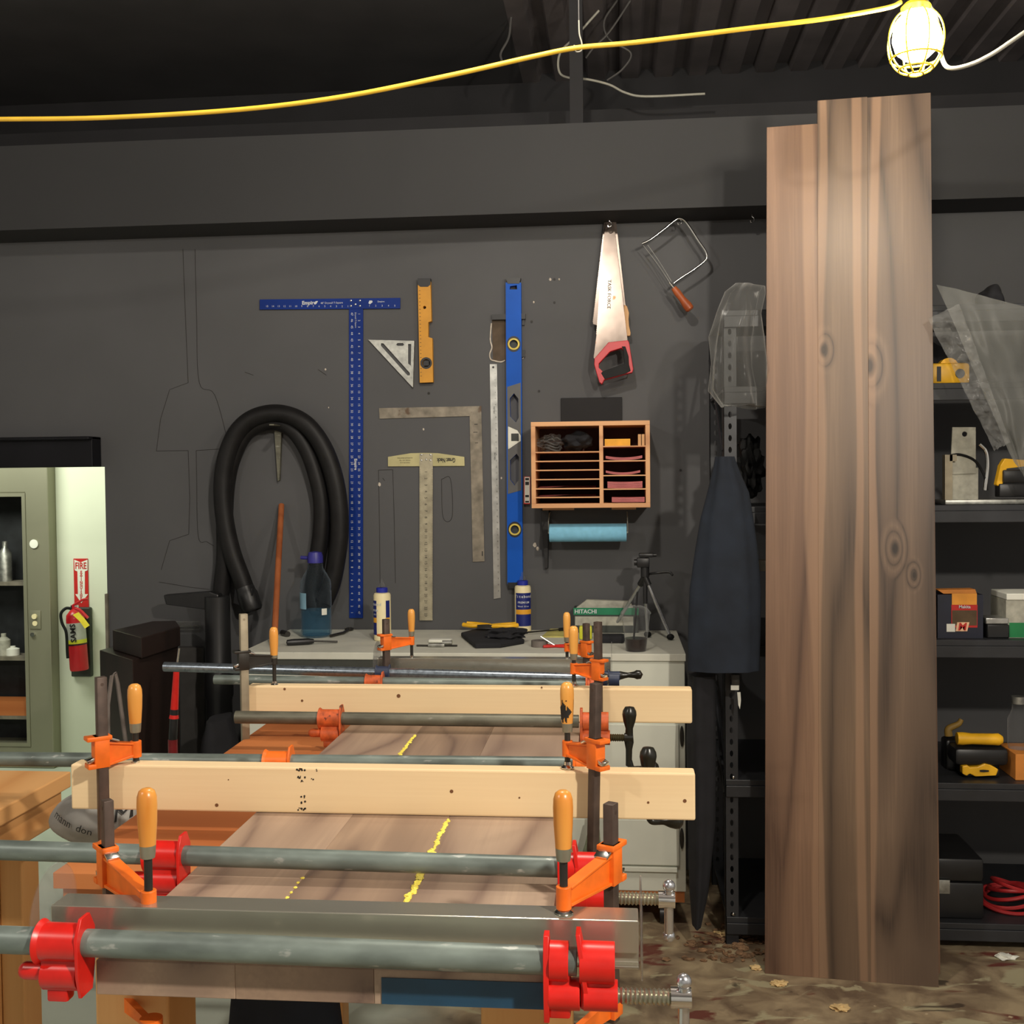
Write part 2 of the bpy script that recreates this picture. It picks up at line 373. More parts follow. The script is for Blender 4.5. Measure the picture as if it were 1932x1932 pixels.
mat('towel_blue', rgb(128, 192, 222), .85, var=.05, scale=40, bump=.1)
mat('saw_red', rgb(190, 30, 40), .4, var=.06)
mat('pink_paper', rgb(206, 120, 120), .8, var=.1)
mat('hitachi_green', rgb(24, 120, 82), .5, var=.06)
mat('box_grey', rgb(168, 166, 152), .7, var=.12, scale=40)
mat('box_dark', rgb(52, 56, 52), .6, var=.15, scale=30)
mat('cup_drink', rgb(34, 20, 16), .2, var=.05)
mat('tape_lime', rgb(206, 206, 50), .45, var=.05)
mat('grey_canvas', rgb(150, 148, 142), .9, var=.12, scale=12, bump=.2)
mat('strap_grey', rgb(120, 110, 104), .8, var=.1)
mat('blue_tape', rgb(28, 66, 92), .5, var=.1, scale=20)
mat('glue_squeeze', rgb(250, 226, 96), .5, var=.1)
mat('ext_red', rgb(190, 30, 38), .28, var=.05)
mat('orange_card', rgb(206, 130, 54), .7, var=.06)
mat('broom_straw', rgb(110, 116, 92), .8, var=.25, scale=60)
mat('wheel_black', rgb(22, 22, 24), .3, var=.1)
mat('paper_white', rgb(226, 226, 214), .6, var=.03)
mat('chip_tan', rgb(214, 184, 130), .8, var=.1)
mat('green_box', rgb(22, 120, 66), .5, var=.05)
mat('red_cable', rgb(160, 34, 36), .5, var=.1)
mat('leg_silver', rgb(190, 192, 196), .25, .9, var=.05)
clear('bottle_clear', (.22, .27, .32, 1), .03, .05, bump=.4, scale=22, tint=(.90, .95, .98))
clear('water', (.06, .16, .24, 1), .22, .04, tint=(.68, .86, .95))
clear('film', (.56, .56, .54, 1), .05, .16, bump=.5, scale=7)
clear('film_dull', (.34, .345, .32, 1), .30, .42, bump=.12, scale=3)
clear('clear_disc', (.3, .3, .3, 1), .0, .10, bump=.15, scale=8, tint=(.97, .97, .97))
clear('cup_clear', (.45, .46, .46, 1), .05, .08, tint=(.95, .95, .95))

def floor_material():
    m, nt, b = _nodes('worn_floor'); N, L = nt.nodes, nt.links
    tc = N.new('ShaderNodeTexCoord')
    def nz(sc, det=6, dis=0, st=(1, 1, 1)):
        mp = N.new('ShaderNodeMapping'); mp.inputs['Scale'].default_value = st; L.new(tc.outputs['Object'], mp.inputs[0])
        n = N.new('ShaderNodeTexNoise'); n.inputs['Scale'].default_value = sc; n.inputs['Detail'].default_value = det; n.inputs['Distortion'].default_value = dis; L.new(mp.outputs[0], n.inputs[0]); return n.outputs['Fac']
    def ramp(f, a, b_, lo, hi):
        r = N.new('ShaderNodeMapRange'); r.inputs[1].default_value = a; r.inputs[2].default_value = b_; r.inputs[3].default_value = lo; r.inputs[4].default_value = hi; L.new(f, r.inputs[0]); return r.outputs[0]
    def mix(f, c1, c2):
        x = N.new('ShaderNodeMixRGB'); L.new(f, x.inputs[0])
        for k, c in ((1, c1), (2, c2)):
            if isinstance(c, tuple): x.inputs[k].default_value = c
            else: L.new(c, x.inputs[k])
        return x.outputs[0]
    base = mix(ramp(nz(9, 8, .5), .35, .65, 0, 1), rgb(104, 86, 68), rgb(166, 148, 118))
    base = mix(ramp(nz(5, 8, .8, (1, 1.8, 1)), .56, .60, 0, .85), base, rgb(172, 164, 132))
    base = mix(ramp(nz(3.4, 7, .6, (.8, 2, 1)), .60, .64, 0, .9), base, rgb(96, 34, 30))
    base = mix(ramp(nz(22, 4), .70, .74, 0, .9), base, rgb(190, 172, 140))
    base = mix(ramp(nz(7, 6, .5, (1, 2, 1)), .62, .68, 0, .8), base, rgb(54, 42, 34))
    sx = N.new('ShaderNodeSeparateXYZ'); L.new(tc.outputs['Object'], sx.inputs[0])
    grey = mix(ramp(nz(2, 4), .3, .7, 0, 1), rgb(190, 200, 186), rgb(208, 216, 202))
    f = ramp(sx.outputs[0], -.45, -.7, 0, 1)      # intact grey paint on the left side of the shop
    L.new(mix(f, base, grey), b.inputs['Base Color']); b.inputs['Roughness'].default_value = .55
    return m
floor_material()

# ------------------------------------------------------------------ the setting
def quad_box(name, a, b, m, **k): return struct(MB().box(a, b), name, m, **k)
fl = MB(); fl.grid(lambda u, v: Vector((-6.5 + 10 * u, -3.2 + 9.6 * v, 0)), 2, 2)
flo = struct(fl, 'floor', 'worn_floor'); 
for v in flo.data.vertices: v.co += Vector(flo.location)
flo.location = (0, 0, 0)
YS = W - .22
zb = aty(966, 403, YS).z; zt = aty(966, 237, YS).z
ZD = aty(100, 881, W).z                                  # top of the doorway
xd = aty(200, 1000, W).x
wb = MB(); wb.box((xd, W, 0), (3.5, W + .14, zt)); wb.box((-6, W, ZD), (xd, W + .14, zt))
wall = struct(wb, 'wall_back', 'wall_paint')
struct(MB().box((-6, YS, zb), (3.5, W - .001, zt)), 'trim_1', 'soffit_paint')
# dark ledge beam over the soffit and the void behind it
struct(MB().box((-6, W + .16, zt + .01), (3.5, W + .32, zt + .17)), 'trim_2', 'black_paint')
struct(MB().box((-6, 5.3, 2.9), (3.5, 5.4, 3.5)), 'wall_upper', 'black_paint')
CZ = 3.42
dk = MB(); n = 62; prof = []
x = -6.0
struct(MB().box((-6, -3.2, CZ), (-.43, 5.3, CZ + .03)), 'ceiling', 'black_ceiling')
prof = []; x = -.43
while x < 3.5:
    prof += [(x, CZ), (x + .075, CZ), (x + .09, CZ + .04), (x + .14, CZ + .04)]; x += .155
V0 = [dk.bm.verts.new((a, -3.2, z)) for a, z in prof]; V1 = [dk.bm.verts.new((a, 5.3, z)) for a, z in prof]
for i in range(len(prof) - 1): dk._f([V0[i], V0[i + 1], V1[i + 1], V1[i]])
struct(dk, 'ceiling_deck', 'deck_metal_lit')
quad_box('wall_left', (-3.9, -3.2, 0), (-3.8, W, 3.5), 'shop_white')
quad_box('wall_right', (3.4, -3.2, 0), (3.5, W, 3.5), 'shop_white')
quad_box('wall_front', (-3.8, -3.3, 0), (3.4, -3.2, 3.5), 'shop_white')
# door header beam
hd0, hd1 = aty(192, 834, W - .08).z, ZD
struct(MB().box((-3.8, W - .08, hd1 - .002), (xd - .012, W - .002, hd1 + .12)), 'trim_3', 'header_black', bevel=.004)
struct(MB().box((-3.8, W - .11, hd1 + .12), (xd - .012, W - .002, hd0 + .01)), 'trim_4', 'header_black', bevel=.004)
struct(MB().box((xd - .006, W - .012, .4), (xd + .006, W + .1, aty(200, 1120, W).z)), 'trim_5', 'steel_tan')
# next room
YR = 5.83
quad_box('wall_next_room', (aty(92, 1000, 5.75).x + .001, YR, 0), (-2.0, YR + .1, 2.8), 'cream_wall')
quad_box('wall_next_room_side', (-2.0, W + .14, 0), (-1.9, YR + .1, 2.8), 'cream_wall')
quad_box('ceiling_next_room', (-6, W + .14, 2.8), (-1.9, YR + .7, 2.85), 'cream_wall')
quad_box('wall_next_room_rear', (-6, YR + .6, 0), (-2.0, YR + .7, 2.8), 'cream_wall')
# wall damage and pencilled outlines belong to the wall
def pen(pts, off=.001, r=.0011): return MB().tube(wp(pts, off), r, 5)
pn = MB()
for pts in ([(345, 470), (350, 600), (355, 722)], [(368, 470), (371, 600), (376, 722), (405, 745), (432, 840)],
            [(355, 722), (320, 735), (303, 790), (295, 851)], [(295, 851), (355, 850)], [(370, 850), (432, 846)],
            [(355, 850), (358, 940), (356, 1008)], [(370, 850), (371, 900), (374, 1012), (390, 1022), (403, 1030)], [(356, 1008), (320, 1020), (304, 1075)],
            [(300, 1098), (360, 1108), (395, 1112)], [(714, 887), (741, 886)], [(714, 887), (716, 990), (718, 1180)], [(741, 886), (744, 990), (746, 1100)],
            [(833, 904), (850, 904), (853, 975), (836, 976), (833, 904)], [(600, 697), (616, 708)], [(462, 702), (478, 708)], [(722, 902), (726, 907)]):
    pn.tube(wp(pts, .001), .0009, 5, smooth=len(pts) > 4)
struct(pn, 'pencil_outline', 'pencil', wall)
pc = MB()
for x_, y_ in ((1017, 738), (809, 742), (1003, 607), (1046, 571), (1284, 887), (1046, 527)): pc.cyl(aty(x_, y_, W), aty(x_, y_, W) - EY * .003, .005, n=8)
struct(pc, 'nail_hole', 'dark_print', wall)
pw = MB()
for k, (x_, y_, r_) in enumerate(((799, 810, .003), (716, 914, .005), (946, 902, .003), (1009, 1028, .006), (1014, 1035, .005), (1007, 570, .003), (1038, 527, .004), (1055, 527, .003), (614, 697, .003), (620, 769, .002))):
    c_ = aty(x_, y_, W - .002); pw.blob(c_, (r_, .002, r_ * 1.4), k, .6, 3, n=10)
struct(pw, 'paint_chip', 'plaster_chip', wall)
rc = MB().poly(wp([(928, 597), (956, 596), (958, 681), (930, 681)], .001), (0, .001, 0))
struct(rc, 'patched_hole', 'recess_brown', wall)
rc = MB().box(aty(928, 593, W - .02), aty(992, 603, W - .001)); rc.box(aty(985, 600, W - .01), aty(990, 614, W - .001)); rc.box(aty(984, 660, W - .012), aty(991, 674, W - .001))
struct(rc, 'patch_bracket', 'black_plastic', wall)
rc = MB().tube(wp([(927, 610), (925, 640), (928, 655), (924, 668), (926, 678), (934, 681), (945, 683), (953, 680)], .003), .0028, 6); rc.tube(wp([(986, 677), (990, 671), (989, 662)], .003), .002, 6)
struct(rc, 'chipped_plaster', 'plaster_chip', wall)

# ------------------------------------------------------------------ walnut slab leaning on the rack
bl, br = on(1443, 1837, 2, 0), on(1771, 1863, 2, 0)
def solve_top(px, py, y): return aty(px, py, y)
w_bot = (br - bl).length
tl = solve_top(1446, 241, 3.62); tr = solve_top(1757, 175, 3.58)
U = (br - bl).normalized()
V = ((solve_top(1600, 184, 3.60)) - (bl + U * w_bot * .48)); V = (V - U * V.dot(U)).normalized()
Nn = U.cross(V)   # towards the camera or away
if Nn.y > 0: Nn = -Nn
SM = Matrix(((U.x, -Nn.x, V.x, bl.x), (U.y, -Nn.y, V.y, bl.y), (U.z, -Nn.z, V.z, bl.z), (0, 0, 0, 1)))
def on_slab(px, py):
    d = _fw + _rt * ((px - 966) / FPX) - _up * ((py - 966) / FPX); o = Vector((0, 0, CH)); t = (bl - o).dot(Nn) / d.dot(Nn); p = o + d * t - bl
    return p.dot(U), p.dot(V)
slab = thing('walnut_slab', 'tall glued-up walnut slab with stepped top, leaning upright against the black shelving', 'board', bl)
slab.rotation_euler = SM.to_euler()
s1 = on_slab(1545, 1846)[0]; s2 = on_slab(1643, 1856)[0]
h1 = on_slab(1490, 237)[1]; h2 = on_slab(1590, 186)[1]; h3 = on_slab(1700, 179)[1]
s1t, s2t = on_slab(1543, 300)[0], on_slab(1637, 300)[0]
wt = on_slab(1757, 300)[0]; lt = on_slab(1447, 300)[0]
k1 = on_slab(1554, 660); k2 = on_slab(1689, 1035); k3 = on_slab(1640, 690); k4 = on_slab(1725, 1085); k5 = on_slab(1700, 560)
specs = [(0, s1, lt, s1t, h1, 'walnut_a', rgb(134, 104, 82), rgb(80, 59, 47), (0, 0, 0), (), ((s1 - .008, .022),)),
         (s1, s2, s1t, s2t, h2, 'walnut_b', rgb(120, 98, 78), rgb(68, 54, 43), (3, 1, 2), ((k1[0], 0, k1[1], .014),), ((s2 - .02, .014), (s1 + .02, .014))),
         (s2, w_bot, s2t, wt, h3, 'walnut_c', rgb(118, 97, 79), rgb(66, 53, 44), (7, 3, 5), ((k2[0], 0, k2[1], .016), (k4[0], 0, k4[1], .010), (k3[0], 0, k3[1], .022)), ((s2 + .012, .018),))]
for (a, b, at_, bt_, h, nm, c1, c2, off, kn, sp_) in specs:
    wood(nm, c1, c2, tuple((c1[i] + c2[i]) / 2 for i in range(3)) + (1,), 2, off, 13, 3.4, .11, .42, kn, .45, 1.5, spec=.4, sap=sp_, sapcol=rgb(154, 122, 96))
    mb = MB().poly([(a, 0, 0), (b, 0, 0), (bt_ + (b - bt_) * 0, 0, h), (at_, 0, h)], (0, .03, 0))
    me_o = part(mb, 'plank', nm, slab, smooth=False, bevel=.0008)
    for v in me_o.data.vertices: v.co += Vector(slab.location)

bk_ = thing('walnut_board', 'narrow strip of a second walnut board peeking out behind the right edge of the slab', 'board', bl)
bk_.rotation_euler = SM.to_euler()
me_o = part(MB().poly([(s2, .031, .03), (w_bot + .010, .031, .03), (wt + .004, .031, h3 - .45), (s2t, .031, h3 - .45)], (0, .018, 0)), 'plank', 'walnut_a', bk_, smooth=False)
for v in me_o.data.vertices: v.co += Vector(bl)

# ------------------------------------------------------------------ workpiece on the bench
XL, XR, Y0, Y1, ZP, TH = -.603, -.085, 1.217, 3.02, 1.0, .04
J = [XL, -.438, -.277, XR]
panel = thing('glued_workpiece', 'walnut panel of three boards being glued, lying flat under the clamps', 'board', ((XL + XR) / 2, (Y0 + Y1) / 2, ZP - TH))
for i in range(3):
    nm = 'walnut_p%d' % i; c1, c2 = [(rgb(176, 150, 128), rgb(122, 100, 88)), (rgb(164, 138, 116), rgb(108, 88, 78)), (rgb(180, 156, 134), rgb(126, 104, 92))][i]
    wood(nm, c1, c2, tuple((c1[k] + c2[k]) / 2 for k in range(3)) + (1,), 1, (i * 3.3, i, i * 2), 11, 4.6, .22, .5, (), .45, 1.2)
    part(MB().box((J[i], Y0, ZP - TH), (J[i + 1], Y1, ZP)), 'plank', nm, panel, smooth=False, bevel=.001)
gl = MB(); random.seed(3)
def bead(x, y0, y1, r, dens):
    y = y0
    while y < y1:
        gl.blob((x + random.uniform(-1, 1) * r * .8, y, ZP + .0005), (r * random.uniform(.7, 1.6), r * 1.6, r * .6), y * 9, .5, 2, n=10); y += r * dens
bead(J[2], 1.42, 1.62, .0035, 1.6); bead(J[2], 1.62, 1.77, .0028, 2.6); bead(J[2], 1.80, 2.0, .002, 3); bead(J[1], 2.12, 2.35, .0025, 2.0); bead(J[1], 1.42, 1.5, .002, 9); 
part(gl, 'glue_squeeze_out', 'glue_squeeze', panel, label='wet yellow glue beads along the joints')
part(MB().box((on(720, 1860, 1, Y0).x, Y0 - .0012, ZP - TH + .001), (XR + .001, Y0 - .0002, ZP - .009)), 'tape_strip', 'blue_tape', panel, label='dark blue tape strip on the near end', smooth=False)

# orange plywood bench beneath
bench = thing('assembly_bench', 'orange-brown plywood-topped assembly bench carrying the clamped walnut panel', 'workbench', (-.47, 2.3, 0))
part(MB().box((-.858, 1.60, .935), (-.11, 3.1, .9595)), 'bench_top', 'orange_ply', bench, smooth=False, bevel=.001)
part(MB().box((-.848, 1.61, .875), (-.12, 1.64, .935)).box((-.848, 1.66, .875), (-.82, 3.05, .935)), 'apron', 'orange_ply', bench, smooth=False, bevel=.001)
part(MB().box((-.85, 1.602, .90), (-.12, 1.609, .906)), 'apron_strip', 'pine_post', bench, smooth=False)
for x_ in (-.83, -.2):
    for y_ in (1.68, 2.95): part(MB().box((x_, y_, 0), (x_ + .07, y_ + .07, .875)), 'leg', 'pine_post', bench, smooth=False, bevel=.003)
tre = thing('sawhorse', 'pine sawhorse with square posts under the near end of the walnut panel', 'sawhorse', (-.35, 1.36, 0))
xa, xb_ = aty(180, 1910, 1.31).x, aty(318, 1910, 1.31).x
xc, xe = aty(907, 1910, 1.31).x, aty(1025, 1910, 1.31).x
for a, b in ((xa, xb_), (xc, xe)): part(MB().box((a, 1.31, 0), (b, 1.40, .96)), 'post', 'pine_post', tre, smooth=False, bevel=.003)
part(MB().box((xb_ , 1.34, .2), (xc, 1.38, .29)), 'rail', 'pine_post', tre, smooth=False, bevel=.003)
part(MB().box((aty(545, 1910, 1.31).x, 1.42, .72), (xc - .005, 1.58, .745)), 'shelf', 'rack_pine', tre, smooth=False)
cl = MB().rings([((-.46, 1.475, z), .085 - abs(z - .78) * .15, .03) for z in (.60, .66, .72, .78, .84, .90, .93)], 40, 6, .1, 3)
single(cl, 'cloth', 'navy_cloth', 'dark navy cloth hanging under the near end of the walnut panel', 'cloth')

# ------------------------------------------------------------------ cauls
mat('knot_dark', rgb(112, 72, 40), .7, var=.2)
def caul(name, label, xl, xr, y, zt_, th, knots, tilt=0.0, bev=.003):
    t = thing(name, label, 'board', ((xl + xr) / 2, y + th / 2, ZP))
    part(MB().box((xl, y, ZP + .0005), (xr, y + th, zt_)), 'plank', 'pine', t, smooth=False, bevel=bev)
    kb = MB()
    for px, py, r in knots:
        c_ = aty(px, py, y); kb.cyl(c_ - EY * .0006, c_ + EY * .0005, r, n=9)
    part(kb, 'knot', 'knot_dark', t)
    return t
zcb = on(600, 1449, 1, 1.785).z
bxl, bxr = aty(134, 1500, 1.785).x, aty(1312, 1500, 1.785).x
cb = caul('clamping_board', 'long pale pine board clamped on edge across the middle of the walnut panel', bxl, bxr, 1.785, zcb, .036,
     ((852, 1493, .003), (980, 1505, .0015), (1223, 1514, .002), (1292, 1511, .003), (409, 1519, .003), (431, 1471, .001), (566, 1451, .002)))
mk = MB()
random.seed(5)
for (x0, x1, y_, n_) in ((560, 576, 1452, 9), (592, 598, 1453, 2), (562, 576, 1466, 7), (568, 573, 1473, 3), (588, 592, 1471, 2), (565, 575, 1503, 3), (568, 577, 1514, 3), (562, 577, 1526, 10)):
    for i in range(n_):
        c_ = aty(random.uniform(x0, x1), y_ + random.uniform(-2, 2), 1.785); mk.cyl(c_ - EY * .0008, c_, random.uniform(.0007, .0018), n=7)
part(mk, 'stamp_marks', 'dark_print', cb, label='broken black stamp marks')
zca = on(1305, 1300, 1, 2.494).z
caul('clamping_board', 'shorter knotty pine board clamped on edge nearer the grey cabinet', aty(466, 1320, 2.494).x, aty(1306, 1330, 2.494).x, 2.494, zca, .036,
     ((537, 1300, .003), (570, 1322, .003), (752, 1313, .0045), (1022, 1297, .002)), bev=.004)
# aluminium rails with clear end discs
def rail(label, xl, xr, y, ztop, disc_l=True):
    t = thing('aluminium_straightedge', label, 'straightedge', ((xl + xr) / 2, y + .02, ZP))
    z0 = ZP + .0005
    pr = [(y, z0), (y + .042, z0), (y + .042, ztop), (y + .003, ztop), (y + .003, z0 + .017), (y + .010, z0 + .017), (y + .010, z0 + .004), (y, z0 + .004)]
    part(MB().poly([(xl, a, b) for a, b in pr], (xr - xl, 0, 0)), 'extrusion', 'alu_rail', t, smooth=False, bevel=.0012)
    cols = [xl - .002, xr + .002] if disc_l else [xr + .002]
    for k, xx in enumerate(cols):
        s_ = -1 if (k == 0 and disc_l) else 1
        d = MB().lathe([(.0, 0), (.03, 0), (.052, .0008), (.056, .0002), (.056, .0018), (.03, .0022), (.0, .0022)], (xx, y + .015, ztop - .012), (s_, 0, 0), n=36)
        part(d, 'end_disc', 'clear_disc', t, label='clear plastic disc wrapped on the rail end')
    return t
zr = aty(1205, 1740, 1.235).z
rail('bright aluminium straightedge clamped across the near end of the walnut panel', aty(95, 1740, 1.235).x, aty(1205, 1740, 1.235).x, 1.235, zr)
rail('dull aluminium straightedge clamped across the far end of the panel, beside the white cabinet', aty(712, 1250, 2.93).x, aty(1152, 1250, 2.93).x, 2.93, aty(900, 1243, 2.93).z)

# ------------------------------------------------------------------ F-clamps
def fclamp(label, Ys, Yb, sx, padpy, woodtop, woodbot, hw, bx, bartop, headc, zlow, pal='orange', bxb=None, barpx=20, stain=False):
    cast, bar = {'orange': ('orange_cast', 'clamp_bar'), 'grey': ('gun_steel', 'clamp_bar_pale')}[pal]
    P = aty(sx, padpy, Ys); Bt = aty(bx, bartop, Yb); Bh = aty(bx, headc, Yb)
    Bb = Vector((aty(bxb or bx, 1500, Yb).x if bxb else Bt.x, Yb, zlow))
    zw0, zw1 = aty(sx, woodbot, Ys).z, aty(sx, woodtop, Ys).z
    rw = hw * Ys / FPX / 2 * 1.02; k = rw / .0125 * 1.0
    t = thing('bar_clamp', label, 'clamp', (Bb.x, Yb, zlow), 'orange bar clamps' if pal == 'orange' else None)
    S = Vector((P.x, Ys, 0)); B = Vector((Bh.x, Yb, 0)); dirx = (S - B); L_ = dirx.length; dirx.normalize(); diry = EZ.cross(dirx)
    Mx = Matrix(((dirx.x, diry.x, 0, Bh.x), (dirx.y, diry.y, 0, Yb), (0, 0, 1, Bh.z), (0, 0, 0, 1)))
    bw = barpx * Yb / FPX; bd = bw * .45
    # bar
    up = (Bt - Bb).normalized()
    mb = MB(); ang = Matrix(((dirx.x, diry.x, up.x, Bb.x), (dirx.y, diry.y, up.y, Bb.y), (0, 0, up.z, Bb.z), (0, 0, 0, 1)))
    mb.box((-bw / 2, -bd, 0), (bw / 2, bd, (Bt - Bb).length), ang, bev=bw * .08)
    mb.cyl(ang @ Vector((0, -bd - .0003, (Bt - Bb).length - bw * .7)), ang @ Vector((0, bd + .0003, (Bt - Bb).length - bw * .7)), bw * .16, n=10)
    part(mb, 'bar', bar, t)
    # sliding jaw casting
    h = 2.15 * k * .0125; b2 = bw / 2 + .004 * k
    mb = MB()
    mb.box((-b2, -bd - .004 * k, -h), (b2, bd + .004 * k, h), Mx, bev=.0015 * k)
    mb.box((-b2 - .012 * k, -bd - .005 * k, h - .007 * k), (b2 + .004 * k, bd + .005 * k, h), Mx, bev=.0012 * k)
    mb.box((-b2 - .011 * k, -bd - .005 * k, -h), (-b2 + .002 * k, bd + .005 * k, -h + .008 * k), Mx, bev=.0012 * k)
    y_ = .0045 * k
    ar = [(b2 - .002, -h * .95), (L_ - .006 * k, -.017 * k), (L_ - .006 * k, .007 * k), (L_ * .45, .010 * k), (b2 - .002, h * .55)]
    mb.poly([Mx @ Vector((a, -y_, b)) for a, b in ar], Mx.to_3x3() @ Vector((0, 2 * y_, 0)))
    for zz in ((-h * .8, -h * .95), (h * .42, h * .55)):        # thick ribs of the arm
        e = [(b2 - .001, zz[1]), (L_ - .006 * k, -.017 * k if zz[1] < 0 else .007 * k), (L_ - .006 * k, -.013 * k if zz[1] < 0 else .004 * k), (b2 - .001, zz[0])]
        mb.poly([Mx @ Vector((a, -y_ * 1.9, b)) for a, b in e], Mx.to_3x3() @ Vector((0, 3.8 * y_, 0)))
    mb.cyl(Mx @ Vector((L_, 0, -.019 * k)), Mx @ Vector((L_, 0, .009 * k)), .0095 * k, n=18)
    jaw = part(mb, 'sliding_jaw', cast, t, bevel=.0006)
    mb = MB(); Mc = Mx @ Matrix.Translation((b2 + .004 * k, 0, h * .72)) @ Matrix.Rotation(math.radians(22), 4, 'Y')
    mb.box((-.008 * k, -bd - .002, -.0012), (.013 * k, bd + .002, .0022), Mc, bev=.0006)
    Mc2 = Mx @ Matrix.Translation((-b2 - .006 * k, 0, -h * .5)) @ Matrix.Rotation(math.radians(-18), 4, 'Y')
    mb.box((-.006 * k, -bd - .001, -.003), (.008 * k, bd + .001, .003), Mc2, bev=.0006)
    part(mb, 'clutch_plate', 'chrome', jaw)
    # lower fixed jaw
    zj = zlow + .02
    Ml = Matrix.Translation((0, 0, zj - Bh.z)) @ Mx
    mb = MB(); mb.box((-b2, -bd - .003, -.014 * k), (b2, bd + .003, .014 * k), Ml, bev=.001)
    mb.poly([Ml @ Vector((a, -y_, b)) for a, b in ((b2 - .002, -.013 * k), (L_, .002 * k), (L_, .012 * k), (b2 - .002, .012 * k))], Ml.to_3x3() @ Vector((0, 2 * y_, 0)))
    mb.cyl(Ml @ Vector((L_, 0, .002 * k)), Ml @ Vector((L_, 0, .016 * k)), .014 * k, n=18)
    part(mb, 'fixed_jaw', cast, t)
    # screw, swivel pad, ferrule and handle
    c0 = Vector((P.x, Ys, P.z))
    part(MB().cyl(c0 + EZ * .004 * k, Vector((P.x, Ys, zw0 - .002)), .0052 * k, n=14), 'screw', 'gun_steel', t)
    part(MB().lathe([(0, 0), (.0115 * k, 0), (.0120 * k, .0018 * k), (.0065 * k, .006 * k), (.0062 * k, .012 * k), (0, .012 * k)], c0, n=22), 'swivel_pad', 'chrome', t)
    zf = zw0; hh = zw1 - zf
    part(MB().lathe([(0, -.016 * k), (.0085 * k, -.016 * k), (.0092 * k, -.012 * k), (.0100 * k, 0), (0, 0)], (P.x, Ys, zf), n=22), 'ferrule', 'ferrule', t)
    hp = [(0, 0), (rw * .80, 0), (rw * .84, hh * .12), (rw * .95, hh * .4), (rw, hh * .7), (rw * .96, hh * .85), (rw * .78, hh * .95), (rw * .45, hh * .995), (0, hh)]
    hd = part(MB().lathe(hp, (P.x, Ys, zf), n=26), 'handle', 'handle_wood', t, label='stained handle' if stain else None)
    if stain:
        def hr(q): return rw * (.80 + .24 * min(q, .72) / .72 if q > .0 else .80)
        st = MB().lathe([(hr(q / 20 * .62) * 1.0 + .0006, hh * q / 20 * .62) for q in range(1, 20)], (P.x, Ys, zf), n=40)
        bm = st.bm; kill = []
        for f in bm.faces:
            c_ = f.calc_center_median(); q = (c_.z - zf) / hh
            if len(f.verts) > 4 or c_.y > Ys - rw * .05 or noise.noise(Vector((c_.x * 300, 0, c_.z * 90))) * .35 + .3 < abs(q - .3) * 1.5 + max(0, (c_.x - P.x) / rw) * .55: kill.append(f)
        bmesh.ops.delete(bm, geom=kill, context='FACES')
        part(st, 'burn_mark', 'dark_print', hd)
    return t
fclamp('orange bar clamp gripping the left end of the near aluminium straightedge', 1.256, 1.36, 281, 1712, 1487, 1594, 39, 202, 1509, 1632, .88, barpx=22)
fclamp('orange bar clamp gripping the right end of the near aluminium straightedge', 1.256, 1.36, 1064, 1722, 1491, 1599, 38, 1152, 1515, 1628, .88, barpx=24)
fclamp('orange bar clamp on the left end of the long pine board', 1.803, 1.765, 257, 1448, 1290, 1364, 28, 190, 1277, 1417, .82, barpx=20)
fclamp('orange bar clamp with a black-burnt handle on the right of the long pine board', 1.803, 1.755, 1071, 1449, 1287, 1364, 26, 1124, 1289, 1421, .82, bxb=1114, barpx=18, stain=True)
fclamp('grey bar clamp on the left end of the shorter pine board', 2.512, 2.475, 518, 1293, 1183, 1236, 17, 459, 1158, 1245, .82, 'grey', barpx=15)
fclamp('orange bar clamp on the right part of the shorter pine board', 2.512, 2.475, 1083, 1294, 1181, 1233, 18, 1128, 1173, 1263, .82, barpx=13)
fclamp('orange bar clamp holding the left end of the far aluminium straightedge', 2.95, 2.90, 777, 1243, 1149, 1191, 14, 728, 1168, 1211, .86, barpx=12)
fclamp('orange bar clamp holding the far straightedge, half hidden behind another clamp handle', 2.95, 2.90, 1070, 1246, 1155, 1202, 14, 1106, 1176, 1224, .86, barpx=11)

